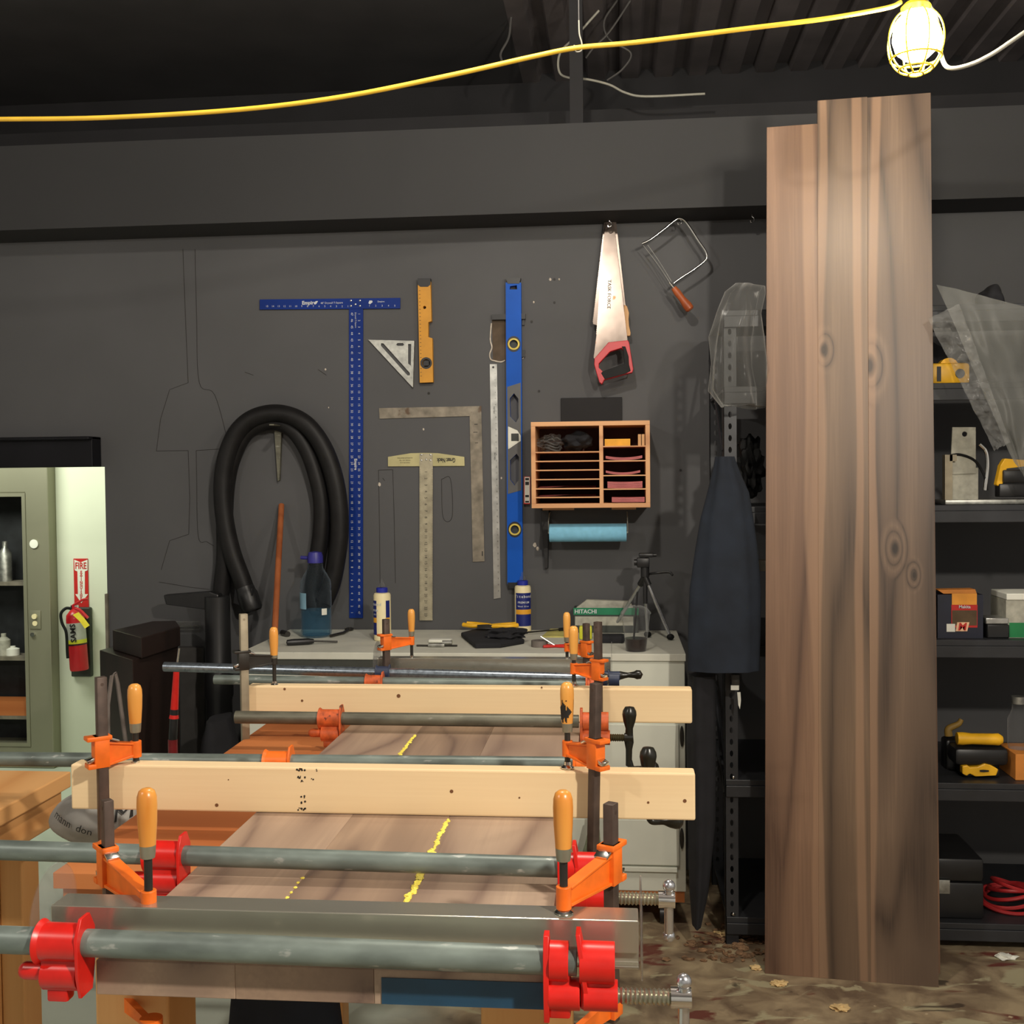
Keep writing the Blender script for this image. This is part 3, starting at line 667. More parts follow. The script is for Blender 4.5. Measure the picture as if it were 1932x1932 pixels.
# ------------------------------------------------------------------ pipe clamps
def pclamp(label, y, pL, pR, jx, hx, cast, pipe, rp, crank, scr_dx, jaw_flare=True, fit=True, jaw_label=None, k=1.0, scr=None):
    """pL, pR: picture points of the pipe centre line ends; jx: jaw picture x; hx: (sliding, fixed) head picture x"""
    a, b = aty(*pL, y), aty(*pR, y); d = (b - a).normalized()
    t = thing('pipe_clamp', label, 'clamp', ((a.x + b.x) / 2, y, min(a.z, b.z)), 'pipe clamps')
    mb = MB(); mb.cyl(a, b, rp, n=28)
    part(mb, 'pipe', pipe, t)
    def at(px): x_ = aty(px, (pL[1] + pR[1]) / 2, y).x; return a + d * ((x_ - a.x) / d.x)
    def jawplate(mb, c, sgn, hup, hdn, th=.006, w=1.0):
        pts = [(c.x, -.012, hup), (c.x, .012, hup), (c.x, .026, .012), (c.x, .024, -hdn * .55), (c.x, .016, -hdn), (c.x, -.016, -hdn), (c.x, -.024, -hdn * .55), (c.x, -.026, .012)]
        mb.poly([Vector((p[0], c.y + p[1] * k * w, c.z + p[2] * k)) for p in pts], (th * k * sgn, 0, 0))
    # tail jaw
    Lb = .050 * k; c = at(jx)
    if fit: c = a + d * ((XL - .001 - .004 * k - Lb / 2 - a.x) / d.x)
    mb = MB(); mb.cyl(c - d * Lb / 2, c + d * Lb / 2, rp + .006 * k, n=26)
    mb.lathe([(rp + .003 * k, 0), (rp + .010 * k, 0), (rp + .0075 * k, .004 * k), (rp + .005 * k, .007 * k)], c - d * Lb / 2, d, n=26)
    jawplate(mb, c + d * Lb / 2, 1, .031, .058, th=.004, w=.85)
    mb.box((c.x - Lb * .42, y - .011 * k, c.z - .052 * k), (c.x + Lb * .5, y + .011 * k, c.z - rp * .6), bev=.003 * k)
    mb.cyl((c.x - Lb * .40, y, c.z - .036 * k), (c.x + Lb * .45, y, c.z - .036 * k), .017 * k, n=20)
    mb.box((c.x - Lb * .30, y - .009 * k, c.z - .066 * k), (c.x + Lb * .2, y + .009 * k, c.z - .05 * k), bev=.003 * k)
    mb.cyl((c.x - Lb * .84, y, c.z - .034 * k), (c.x - Lb * .4, y, c.z - .034 * k), .010 * k, n=16); mb.ball((c.x - Lb * .84, y, c.z - .034 * k), .010 * k)
    jw = part(mb, 'tail_jaw', cast, t, label=jaw_label, bevel=.0006)
    # head: sliding jaw + fixed head
    if hx:
        c1, c2 = at(hx[0]), at(hx[1])
        if fit: c1 = a + d * ((XR + .0185 * k - a.x) / d.x)
        zs = (scr if scr else .036 * k)
        mb = MB(); mb.cyl(c1 - d * .011 * k, c1 + d * .010 * k, rp + .006 * k, n=26); jawplate(mb, c1 - d * .011 * k, -1, .030, .064, w=.7)
        mb.box((c1.x - .012 * k, y - .010 * k, c1.z - .06 * k), (c1.x + .012 * k, y + .010 * k, c1.z - rp * .5), bev=.003 * k)
        mb.cyl((c1.x - .012 * k, y, c1.z - zs), (c1.x + .022 * k, y, c1.z - zs), .017 * k, n=20)
        part(mb, 'sliding_jaw', cast, t, bevel=.0006)
        mb = MB(); mb.cyl(c2 - d * .014 * k, c2 + d * .024 * k, rp + .007 * k, n=26); mb.poly([Vector((c2.x - .018 * k + q[0] * k, y + q[1] * k, c2.z + q[2] * k)) for q in ((0, -.012, .034), (0, .012, .034), (.004, .02, .008), (.010, .012, -.045), (.010, -.012, -.045), (.004, -.02, .008))], (.005 * k, 0, 0))
        mb.box((c2.x - .014 * k, y - .010 * k, c2.z - .05 * k), (c2.x + .024 * k, y + .010 * k, c2.z - rp * .5), bev=.004 * k)
        mb.cyl((c2.x - .010 * k, y, c2.z - zs), (c2.x + .027 * k, y, c2.z - zs), .0165 * k, n=22)
        part(mb, 'head', cast, t, bevel=.0006)
        # threaded screw
        xs0, xs1 = c1.x + .02 * k, scr_dx; zc = c1.z - zs; mb = MB(); r0 = .0086 * k; prof = []; h_ = 0; Ls = xs1 - xs0; pitch = .0050 * k
        while h_ < Ls: prof += [(r0 * .8, h_), (r0 * 1.05, h_ + pitch * .5)]; h_ += pitch
        mb.lathe(prof, (xs0, y, zc), (1, 0, 0), n=16)
        part(mb, 'screw', 'screw_steel' if crank == 'tbar' else 'screw_dark', t)
        e = Vector((xs1, y, zc))
        if crank == 'tbar':
            mb = MB(); mb.cyl(e - EX * .014 * k, e + EX * .008 * k, .0115 * k, n=22)
            part(mb, 'screw_hub', 'chrome', t)
            tilt = Vector((0, -.2, 1)).normalized()
            mb = MB(); mb.cyl(e - tilt * .055 * k, e + tilt * .020 * k, .0062 * k, n=14); mb.ball(e + tilt * .020 * k, .0085 * k); mb.ball(e - tilt * .055 * k, .0085 * k)
            part(mb, 'handle_bar', 'leg_silver', t)
        elif crank == 'crank':
            mb = MB(); mb.cyl(e - EX * .010, e + EX * .008, .011 * k, n=18)
            mb.lathe([(0, .068), (.010, .066), (.0145, .058), (.0155, .050), (.013, .036), (.008, .020), (.0085, .006), (.010, -.01), (.007, -.025), (.0065, -.06), (0, -.064)], e + EY * 0, (.02, 0, 1), n=18)
            mb.tube([e + Vector((.0, 0, -.05)), e + Vector((.006, 0, -.066)), e + Vector((.022, 0, -.067))], .0065)
            mb.lathe([(0, 0), (.006, 0), (.007, .01), (.012, .02), (.015, .03), (.0145, .038), (.008, .044), (0, .046)], e + Vector((.018, 0, -.067)), (1, 0, .06), n=18)
            part(mb, 'crank_handle', 'crank_black', t)
        elif crank == 'short':
            mb = MB(); mb.lathe([(0, 0), (.009, 0), (.011, .01), (.008, .022), (.0065, .03), (.0085, .045), (.012, .052), (.011, .062), (0, .068)], e - EX * .004, (1, 0, .05), n=18)
            part(mb, 'crank_handle', 'crank_black', t)
    return t
p1 = pclamp('red pipe clamp on thick galvanised pipe, across the near end of the panel', 1.197, (-120, 1768), (1088, 1814), 142, (1052, 1118), 'red_cast', 'galv', .0152, 'tbar', aty(1290, 1870, 1.197).x)
pclamp('red pipe clamp whose tail jaw shows behind the leftmost front clamp handle', 1.486, (-120, 1600), (1090, 1637), 322, (1056, 1105), 'red_cast', 'galv', .0138, 'tbar', aty(1262, 1690, 1.486).x, scr=.040)
pclamp('bright orange pipe clamp lying just behind the long pine board', 2.0, (-120, 1431), (1092, 1442), 518, (1085, 1112), 'orange_cast', 'galv', .0135, 'crank', aty(1222, 1475, 2.0).x, k=.95)
pclamp('rusty orange pipe clamp with black crank, lying before the shorter pine board', 2.38, (445, 1353), (1092, 1361), 612, (1098, 1128), 'orange_rust', 'galv_dark', .0140, 'crank', aty(1187, 1392, 2.38).x, k=.95)
pclamp('orange-jawed pipe clamp half hidden behind the shorter pine board', 2.81, (405, 1282), (1105, 1292), 688, (1100, 1122), 'orange_rust', 'galv', .0125, 'short', aty(1172, 1300, 2.81).x, k=.85)
pclamp('shiny pipe clamp with dark blue jaws, farthest of the long pipes', 2.87, (310, 1258), (1165, 1281), 722, (1140, 1156), 'navy_cast', 'chrome_pipe', .0130, 'short', aty(1166, 1270, 2.87).x, k=.7, scr=-.008, fit=False)

# ------------------------------------------------------------------ left pine workbench
wbn = thing('workbench', 'honey-coloured pine workbench cut off by the left picture edge', 'workbench', (-1.6, 2.0, 0))
zt_b = .915; cpt = on(134, 1455, 2, zt_b)
part(MB().box((-2.6, 1.1, zt_b - .035), (cpt.x, cpt.y, zt_b)), 'bench_top', 'pine_bench', wbn, smooth=False, bevel=.003)
part(MB().box((-2.55, 1.12, zt_b - .105), (cpt.x - .012, cpt.y - .02, zt_b - .0351)), 'apron', 'pine_bench', wbn, smooth=False, bevel=.003)
lp = on(54, 1600, 0, cpt.x - .06)
for (xx, yy) in ((cpt.x - .13, 1.62), (cpt.x - .13, cpt.y - .16)):
    part(MB().box((xx, yy, 0), (xx + .045, yy + .09, zt_b - .105)).box((xx + .046, yy + .01, 0), (xx + .095, yy + .08, zt_b - .14)), 'leg', 'pine_post', wbn, smooth=False, bevel=.003)
part(MB().poly([(cpt.x - .03, 1.60, zt_b - .105), (cpt.x - .03, 1.80, zt_b - .105), (cpt.x - .03, 1.74, zt_b - .15), (cpt.x - .03, 1.62, zt_b - .15)], (-.10, 0, 0)), 'corner_block', 'pine_post', wbn, smooth=False)
for z_ in (.70, .63, .55): part(MB().cyl((cpt.x - .05, 1.628, z_), (cpt.x - .05, 1.624, z_), .005, n=10), 'screw_head', 'paper_white', wbn)
# grey cloth bag between benches
bc = aty(186, 1536, 2.05); brx, bry, brz = .088, .08, .052
bag = thing('bag', 'grey printed canvas bag slumped between the pine workbench and the orange bench', 'bag', (bc.x, bc.y, bc.z - brz))
sk = MB(); sk.blob(bc, (brx, bry, brz), 4, .14, 1.4)
part(sk, 'bag_body', 'grey_canvas', bag)
tx = MB(); tx.text('mann  don', aty(150, 1546, 2.0), (.93, 0, -.35), (.35, 0, .93), .020, .0); tx.text('I-M.', aty(225, 1537, 2.0), (1, 0, .1), (-.1, 0, 1), .035, .0)
for v in tx.bm.verts:
    q_ = 1 - ((v.co.x - bc.x) / brx) ** 2 - ((v.co.z - bc.z) / brz) ** 2; v.co.y = bc.y - bry * math.sqrt(max(q_, .05)) - .007
part(tx, 'printed_marks', 'dark_print', bag, smooth=False)
part(MB().tube([bc + Vector((.04, 0, .03)), bc + Vector((.07, .03, .04)), (-.845, bc.y + .04, .968), (-.80, bc.y + .05, .966)], .006, 6), 'strap', 'grey_canvas', bag)

# ------------------------------------------------------------------ cabinet with counter
CT, CF = .95, 3.81
cxl, cxr = aty(458, 1236, CF).x, aty(1292, 1236, CF).x
cab = thing('storage_cabinet', 'off-white storage cabinet with a pale worktop under the hanging tools', 'cabinet', ((cxl + cxr) / 2, 4.1, 0))
part(MB().box((cxl, CF, .13), (cxr, W - .01, CT - .025)), 'body', 'cabinet_white', cab, smooth=False, bevel=.003)
part(MB().box((cxl - .005, CF - .008, CT - .025), (cxr + .003, W - .005, CT)), 'worktop', 'counter_white', cab, smooth=False, bevel=.002)
part(MB().box((cxl + .02, CF - .003, CT - .075), (aty(1110, 1240, CF).x, CF + .001, CT - .027)), 'drawer_gap_shade', 'cabinet_shadow', cab, smooth=False)  # flat dark strip, paints the shade of the recess under the worktop
for a, b in ((1366, 1540), (1546, 1632)):
    za, zb_ = aty(1290, a, CF).z, aty(1290, b, CF).z
    dr = part(MB().box((cxl + .015, CF - .012, zb_), (cxr - .022, CF - .0005, za)), 'door', 'cabinet_white', cab, smooth=False, bevel=.003)
    yc = {1366: 1390, 1546: 1583}[a]; c_ = aty(1285, yc, CF - .012)
    part(MB().lathe([(0, 0), (.007, 0), (.006, -.003), (0, -.0035)], (c_.x + .003, CF - .006, c_.z), (0, 1, 0), n=20, sx=1).xform(Matrix.Translation((0, 0, c_.z)) @ Matrix.Diagonal((1, 1, 5.2, 1)) @ Matrix.Translation((0, 0, -c_.z))), 'finger_pull', 'gun_steel', dr)
part(MB().box((cxl + .01, CF - .016, aty(1250, 1643, CF).z), (cxr - .03, CF - .0005, aty(1250, 1634, CF).z)), 'moulding', 'cabinet_white', cab, smooth=False, bevel=.002)
part(MB().box((cxl + .05, CF + .005, .092), (cxr - .005, W - .05, .129)), 'base_board', 'orange_ply', cab, smooth=False)
for x_ in (cxl + .12, cxr - .07):
    for y_ in (CF + .06, W - .12):
        c = MB(); c.cyl((x_ - .018, y_, .034), (x_ + .018, y_, .034), .034, n=22); c.box((x_ - .025, y_ - .012, .06), (x_ + .025, y_ + .012, .091), bev=.004)
        part(c, 'caster', 'wheel_black', cab)
# broom leaning on it
br_ = thing('broom', 'straw broom with grey-green bristles leaning on the white cabinet', 'broom', (.02, 3.70, 0))
bt = aty(1122, 1552, 3.70)
bm_ = MB(); random.seed(8)
for i in range(150):
    u = random.uniform(-1, 1); v = random.uniform(-1, 1)
    bm_.tube([bt + Vector((u * .012, v * .01, random.uniform(-.02, .02))), Vector((bt.x - .02 + u * .05, 3.70 + v * .03, bt.z * .5)), Vector((bt.x - .045 + u * .085, 3.69 + v * .04, random.uniform(.0, .06)))], .0022, 4, smooth=False)
part(bm_, 'bristles', 'broom_straw', br_, smooth=False)
part(MB().cyl(bt - EZ * .02, Vector((bt.x + .03, 3.775, .93)), .011), 'handle', 'rack_black', br_)

# ------------------------------------------------------------------ tools on the wall
TXT = {}
def wtext(mb, s, px, py, off, hpx, rot=0, align='CENTER', sx=1.0, bold=.0):
    o = aty(px, py, W - off); size = hpx * W / FPX * 1.38
    c, s_ = math.cos(rot), math.sin(rot)
    mb.text(s, o, (c, 0, s_), (-s_, 0, c), size, .0006, align, sx, bold)
def nail(px, py, off=.02): return MB().cyl(aty(px, py, W), aty(px, py, W - off), .0025, n=8)
# drywall square
t = thing('drywall_square', 'large blue drywall T-square with white numbers hanging head up on the wall', 'ruler', aty(671, 1166, W))
part(MB().poly(wp([(490, 565), (755, 562), (755, 582), (490, 584)], .010), (0, .006, 0)), 'head', 'blue_anod', t, smooth=False)
part(MB().poly(wp([(658.5, 582), (685, 582), (684.5, 1166), (659, 1166)], .007), (0, .006, 0)), 'blade', 'blue_anod', t, smooth=False)
mb = MB()
for x_, y_ in ((662, 567), (679, 567), (670.5, 574), (662, 577), (679, 577)): c_ = aty(x_, y_, W - .010); mb.ball(c_, .0042, 10, (1, .4, 1))
part(mb, 'rivet', 'alu', t)
mb = MB()
wtext(mb, 'Empire', 583, 571.5, .0102, 7, bold=.03); wtext(mb, '48" Drywall T-Square', 626, 571.5, .0102, 3.6); wtext(mb, 'Empire', 719, 569, .0102, 3.4)
mb.poly(wp([(593, 571), (596, 568), (600, 568), (597, 573), (594, 574)], .0106), (0, .0003, 0)); mb.poly(wp([(695, 572), (697, 567), (702, 567), (703, 570), (698, 574)], .0106), (0, .0003, 0))
for i in range(15): wtext(mb, str(15 - i), 504 + i * 10.9 , 578, .0102, 3.6)
for i in range(5): wtext(mb, str(i + 1), 697 + i * 12, 577, .0102, 3.6)
for i in range(47):
    y_ = 592.5 + i * 12.25
    wtext(mb, str(47 - i), 664, y_, .0072, 4.4, -PI / 2); wtext(mb, str(i + 1), 677.5, y_, .0072, 4.2, -PI / 2)
wtext(mb, 'Drywall T-Square', 671, 604, .0072, 3, -PI / 2); wtext(mb, 'Empire', 671, 876, .0072, 5.5, -PI / 2, bold=.03)
part(mb, 'printed_marks', 'white_print', t, smooth=False)
# speed square
t = thing('speed_square', 'aluminium speed square triangle hanging beside the yellow level', 'ruler', aty(750, 730, W))
def slot(a, b, w): 
    a, b = Vector(a), Vector(b); d = (b - a).normalized(); n_ = Vector((-d.y, d.x)) * w
    return [tuple(a + n_), tuple(b + n_), tuple(b + d * w), tuple(b - n_), tuple(a - n_), tuple(a - d * w)]
holes = [wp(slot((721, 650), (771, 706), 3.2), .009), wp([(770, 649), (776, 649), (775, 690), (770, 686)], .009), wp(slot((750, 650), (760, 650), 2.6), .009)]
part(MB().poly(wp([(695, 641), (781, 643), (778.5, 731)], .009), (0, .005, 0), holes), 'plate', 'alu_worn', t, smooth=False)
part(MB().poly(wp([(778.5, 643), (781.5, 643), (779, 731), (777, 729)], .018), (0, .017, 0)), 'fence', 'alu_worn', t, smooth=False)
# yellow level
t = thing('spirit_level', 'short yellow spirit level with black top, hanging near the speed square', 'level', aty(803, 722, W))
vh = circ(804, 685, 7.5, n=18); vh2 = circ(801, 580, 3, n=12)
part(MB().poly(wp([(788, 527), (812, 526), (814, 606), (808, 608), (808, 636), (815.5, 638), (817, 721), (792, 722)], .026), (0, .024, 0), [wp(vh, .026), wp(vh2, .026)]), 'body', 'level_yellow', t, smooth=False)
part(MB().poly(wp([(788, 525), (812, 525), (812, 537), (807, 541), (793, 541), (788, 537)], .0275), (0, .0265, 0)), 'end_cap', 'black_plastic', t, smooth=False)
part(MB().poly(wp(circ(804, 685, 11, n=22), .027), (0, .001, 0), [wp(vh, .027)]).box(aty(798, 680, W - .018), aty(810, 690, W - .012)), 'vial', 'black_plastic', t)
mb = MB()
for i in range(24):
    y_ = 548 + i * 7.0
    mb.box(aty(790.5 + i * .12, y_, W - .0264), aty(793 + i * .12, y_ + .8, W - .026))
part(mb, 'printed_marks', 'dark_print', t, smooth=False)
# framing square
t = thing('framing_square', 'rusty steel framing square hanging from its corner', 'ruler', aty(900, 1061, W))
part(MB().poly(wp([(715, 770), (908, 766), (914, 1059), (892, 1060), (886, 785), (716, 790)], .005), (0, .003, 0)), 'plate', 'steel_rusty', t, smooth=False)
mb = MB()
for k, (x_, y_, w_, h_) in enumerate(((895, 800, 6, 1.2), (893, 815, 8, 1), (896, 835, 6, 1), (909, 1040, 2, 9))): mb.box(aty(x_, y_, W - .0055), aty(x_ + w_, y_ + h_, W - .005))
part(mb, 'printed_marks', 'dark_print', t, smooth=False)
# aluminium ruler
t = thing('straight_ruler', 'long narrow aluminium ruler hanging just left of the blue level', 'ruler', aty(935, 1130, W))
part(MB().poly(wp([(924, 687), (937.5, 687), (944.5, 1128), (931.5, 1130)], .005), (0, .003, 0), [wp(circ(930.5, 693, 2.2, n=10), .005)]), 'blade', 'alu', t, smooth=False)
mb = MB()
for i in range(36):
    y_ = 705 + i * 11.7; x_ = 934 + i * .187; wtext(mb, str(i + 1), x_, y_, .0052, 2.4, -PI / 2)
wtext(mb, 'METRIC', 932, 774, .0052, 3, -PI / 2); wtext(mb, 'INCHES', 933.5, 861, .0052, 3, -PI / 2)
part(mb, 'printed_marks', 'dark_print', t, smooth=False)
# small T-square
t = thing('t_square', 'tan T-square with black upside-down lettering, hanging under the framing square', 'ruler', aty(804, 1171, W))
part(MB().poly(wp([(732, 862), (775, 855), (800, 854.5), (826, 855), (876, 862), (876.5, 879), (732, 880)], .007), (0, .004, 0)), 'head', 'glue_cream' if False else mat('tsq_head', rgb(186, 178, 130), .45, .2, var=.14, scale=8), t, smooth=False)
part(MB().poly(wp([(791.5, 856), (816.5, 856), (816, 1170.5), (791.5, 1170.5)], .009), (0, .002, 0)), 'blade', mat('tsq_blade', rgb(170, 162, 138), .45, .35, var=.14, scale=30), t, smooth=False)
mb = MB()
for x_, y_ in ((795, 858), (812, 858), (795, 868.5), (804, 867), (812, 868.5)): mb.ball(aty(x_, y_, W - .009), .004, 10, (1, .4, 1))
part(mb, 'rivet', 'alu', t)
mb = MB(); wtext(mb, 'Great Neck', 842, 868, .0072, 8.5, PI, sx=.62, bold=.03)
for i, s_ in enumerate(('ALUMINUM DRAFTING', 'MODEL NO. T24', 'MADE IN U.S.A.')): wtext(mb, s_, 764, 864 + i * 4.4, .0072, 2.1, PI)
for i in range(23):
    wtext(mb, str(i + 1), 803.5, 890.5 + i * 12.25, .0092, 5.2, -PI / 2)
for i in range(92):
    y_ = 886 + i * 3.07; mb.box(aty(814.4, y_, W - .0093), aty(816.3, y_ + .5, W - .009))
    mb.box(aty(792, y_, W - .0093), aty(793.5, y_ + .5, W - .009))
part(mb, 'printed_marks', 'dark_print', t, smooth=False)
# blue level
t = thing('spirit_level', 'long blue four-foot spirit level hanging over the glue bottle', 'level', aty(971, 1108, W))
def lx(y_, f_): return 954 + (y_ - 525) * .0057 + f_ * 29
def lp_(y_, f_): return (lx(y_, f_), y_)
o1 = [lp_(752, .22), lp_(742, .5), lp_(752, .78), lp_(788, .80), lp_(797, .62), lp_(786, .25)]
o2 = [lp_(856, .65), lp_(868, .22), lp_(905, .22), lp_(916, .5), lp_(905, .78), lp_(862, .80)]
hh_ = [lp_(540, .28), lp_(538, .72), lp_(546, .75), lp_(546, .25)]
vt, vb_ = circ(lx(649, .5), 649, 8, n=18), circ(lx(999, .5), 999, 8, n=18)
part(MB().poly(wp([lp_(533, 0), lp_(533, 1), lp_(1102, 1), lp_(1102, 0)], .03), (0, .028, 0), [wp(h, .03) for h in (o1, o2, vt, vb_, hh_)]), 'body', 'blue_level', t, smooth=False)
for y_ in (529, 1104): part(MB().poly(wp([lp_(y_ - 5, .02), lp_(y_ - 5, .98), lp_(y_ + 6, .88), lp_(y_ + 6, .12)], .032), (0, .031, 0)), 'end_cap', 'black_plastic', t, smooth=False)
part(MB().poly(wp([lp_(730, .06), lp_(722, .94), lp_(925, .94), lp_(932, .06)], .0315), (0, .002, 0), [wp(h, .0315) for h in (o1, o2)]), 'grip_panel', 'grey_plastic', t, smooth=False)
part(MB().poly(wp([lp_(805, .15), lp_(812, .7), lp_(822, .92), lp_(832, .92), lp_(838, .6), lp_(847, .15), lp_(847, .1), lp_(805, .1)], .033), (0, .002, 0)), 'centre_vial_frame', 'paper_white', t, smooth=False)
part(MB().box(aty(*lp_(818, .3), W - .034), aty(*lp_(832, .8), W - .030)), 'vial', 'box_dark', t, smooth=False)
for q, v in ((649, vt), (999, vb_)):
    cx_ = lx(q, .5)
    part(MB().poly(wp(circ(cx_, q, 13, n=24, sy=1.15), .0312), (0, .001, 0), [wp(v, .0312)]), 'vial_seat', 'black_plastic', t)
    part(MB().poly(wp(circ(cx_, q, 11, n=24), .0328), (0, .0015, 0), [wp(v, .0328)]), 'vial_ring', mat('ring_yellow', rgb(214, 190, 80), .5), t)
    part(MB().poly(wp(circ(cx_, q, 8.1, n=20), .015), (0, .003, 0)), 'vial', 'box_dark', t)
# tiny level
t = thing('pocket_level', 'tiny white and red pocket level hanging beside the wooden sandpaper rack', 'level', aty(994, 951, W))
part(MB().poly(wp([(988.5, 899), (1000, 899), (1000, 951), (988, 951)], .016), (0, .015, 0)), 'body', 'red_print', t, smooth=False)
part(MB().poly(wp([(989.8, 900), (999.4, 900), (999.4, 949), (989.6, 949)], .0166), (0, .0006, 0)), 'face', 'paper_white', t, smooth=False)
mb = MB()
for y0_, y1_ in ((902, 906), (909, 915), (934, 938), (945, 948)): mb.box(aty(991, y0_, W - .0175), aty(998, y1_, W - .0166))
part(mb, 'vial_window', 'dark_print', t, smooth=False)
# sandpaper rack
RF = W - .25
t = rack = thing('sandpaper_rack', 'wooden wall rack of thin sandpaper shelves left of the hanging navy apron', 'rack', aty(1114, 961, RF))
def rb(x0, y0, x1, y1, yf=RF, yb=W - .002): 
    a, b = aty(x0, y0, yf), aty(x1, y1, yf); return (min(a.x, b.x), yf, min(a.z, b.z)), (max(a.x, b.x), yb, max(a.z, b.z))
c1_ = aty(1003, 961, RF); c2_ = aty(1226, 793, RF); X0, X1, Z0_, Z1_ = c1_.x, c2_.x, c1_.z + .004, c2_.z
th_ = .0165
part(MB().box((X0, RF, Z1_ - th_), (X1, W - .002, Z1_)).box((X0, RF, Z0_), (X1, W - .002, Z0_ + th_)).box((X0, RF + .0005, Z0_ + th_), (X0 + th_, W - .002, Z1_ - th_)).box((X1 - th_, RF + .0005, Z0_ + th_), (X1, W - .002, Z1_ - th_)), 'frame', 'rack_pine', t, smooth=False, bevel=.001)
part(MB().box((X0 + th_, W - .008, Z0_ + th_), (X1 - th_, W - .0021, Z1_ - th_)), 'back_panel', mat('rack_back', rgb(88, 50, 40), .7), t, smooth=False)
xm = aty(1134.5, 880, RF).x
part(MB().box((xm - .007, RF + .0005, Z0_ + th_), (xm + .007, W - .009, Z1_ - th_)), 'divider', 'rack_pine', t, smooth=False)
shl = {}
for y_ in (853, 870, 887, 904.5, 922, 938.5):
    z_ = aty(1070, y_, RF).z; shl[y_] = z_; part(MB().box((X0 + th_ - .002, RF + .001, z_ - .0022), (xm - .007, W - .009, z_ + .0022)), 'shelf', 'rack_pine', t, smooth=False)
for y_ in (842, 869.5, 897, 922.8):
    z_ = aty(1180, y_, RF).z; shl[y_] = z_; part(MB().box((xm + .007, RF + .001, z_ - .0022), (X1 - th_ + .002, W - .009, z_ + .0022)), 'shelf', 'rack_pine', t, smooth=False)
for a, b in ((1024, 1083), (1154, 1200)):
    p_, q_ = aty(a, 968, W - .05), aty(b, 961, W - .05); part(MB().box((p_.x, W - .06, Z0_ - .013), (q_.x, W - .03, Z0_ - .0001)), 'cleat', 'rack_pine', t, smooth=False)
# rack contents
zz = shl[853] + .0025
mb = MB()
for i in range(3): mb.tube([aty(1040, 838, RF + .05) + Vector((math.cos(a) * (.034 - i * .004), math.sin(a) * .03 + i * .01, -.012 + .011 * i + .006 * math.sin(a * 2))) for a in [k * PI / 6 for k in range(13)]], .0035, 6)
o_ = single(mb, 'cable_coil', 'cable_dark', 'coil of thin tubing in the top left bay of the sandpaper rack', 'cable')
dz = zz - (o_.location.z); o_.location.z += dz
mb = MB().blob(aty(1040, 822, RF + .10), (.045, .05, .03), 3, .5, 3, flat=None); bz = min(v.co.z for v in mb.bm.verts)
for v in mb.bm.verts: v.co.z += zz - bz + .001
single(mb, 'plastic_bag', 'film', 'crumpled clear plastic bag in the rack behind the tubing coil', 'bag')
mb = MB().blob(aty(1090, 832, RF + .09), (.055, .07, .034), 6, .4, 2); bz = min(v.co.z for v in mb.bm.verts)
for v in mb.bm.verts: v.co.z += zz - bz + .001
single(mb, 'parts_bag', 'black_cloth', 'black bag of parts in the top left bay of the sandpaper rack', 'bag')
z_ = shl[842] + .0024; a, b = aty(1141, 840, RF + .02), aty(1189, 828, RF + .02)
single(MB().box((a.x, RF + .02, z_), (b.x, RF + .10, z_ + .026)), 'sandpaper_box', mat('box_yellow', rgb(228, 164, 40), .6), 'yellow sandpaper box in the top right bay of the rack', 'box', smooth=False)
for k, (a, b) in enumerate(((1204, 1209.5), (1211, 1216))):
    p_, q_ = aty(a, 838, RF + .012), aty(b, 820, RF + .012)
    single(MB().box((p_.x, RF + .012, z_), (q_.x, RF + .09, z_ + .042)), 'sanding_block', 'pale_beech', ('left' if k == 0 else 'right') + ' of two small upright wooden sanding blocks in the rack', 'block', 'sanding blocks in the rack', smooth=False)
def disc_stack(y_, n_, x0, x1, h, curl, lab):
    z_ = (shl[y_] if y_ else Z0_ + th_) + .0024; mb = MB(); a, b = aty(x0, 900, RF + .01), aty(x1, 900, RF + .01); r_ = (b.x - a.x) / 2; cx_ = (a.x + b.x) / 2
    for i in range(n_):
        zz_ = z_ + .0006 + h * i / n_
        def fn(u, v, zz_=zz_):
            x_ = cx_ + (u - .5) * 2 * r_; return Vector((x_, RF + .012 + v * .15, zz_ + curl * ((u - .5) * 2) ** 2 + .002 * math.sin(v * 3)))
        mb.grid(fn, 10, 3); mb.grid(lambda u, v, fn=fn: fn(u, v) + EZ * (h / n_ * .7), 10, 3)
        for v_ in (0,):
            A = [fn(u / 10, 0) for u in range(11)]; 
            for q in range(10): mb._f(mb._v([A[q], A[q + 1], A[q + 1] + EZ * h / n_ * .7, A[q] + EZ * h / n_ * .7]))
    single(mb, 'sanding_discs', 'pink_paper', lab, 'sandpaper', 'pink sanding discs in the rack')
disc_stack(869.5, 4, 1143, 1212, .010, .007, 'pink curled sanding discs on the upper right shelf of the rack')
disc_stack(897, 3, 1143, 1208, .008, .008, 'pink curled sanding discs on the second right shelf of the rack')
disc_stack(922.8, 6, 1146, 1212, .024, .002, 'thick pink pile of sanding discs on the third right shelf of the rack')
disc_stack(None, 4, 1154, 1216, .018, .001, 'pile of red and tan sanding sheets at the rack bottom right')
for y_, lab in ((938.5, 'pink sandpaper sheets on the lowest thin left shelf'), (922, 'dusky sandpaper sheets on the second lowest left shelf')):
    z_ = shl[y_] + .0024; mb = MB(); mb.grid(lambda u, v: Vector((X0 + .022 + u * .215, RF + .02 + v * .18, z_ + .001 + .004 * math.sin(u * 3 + v * 2) ** 2)), 12, 6); mb.grid(lambda u, v: Vector((X0 + .024 + u * .215, RF + .025 + v * .18, z_ + .003 + .004 * math.sin(u * 2.6 + v * 2) ** 2)), 12, 6)
    single(mb, 'sandpaper_sheets', 'pink_paper', lab, 'sandpaper', 'sandpaper sheets in the rack')
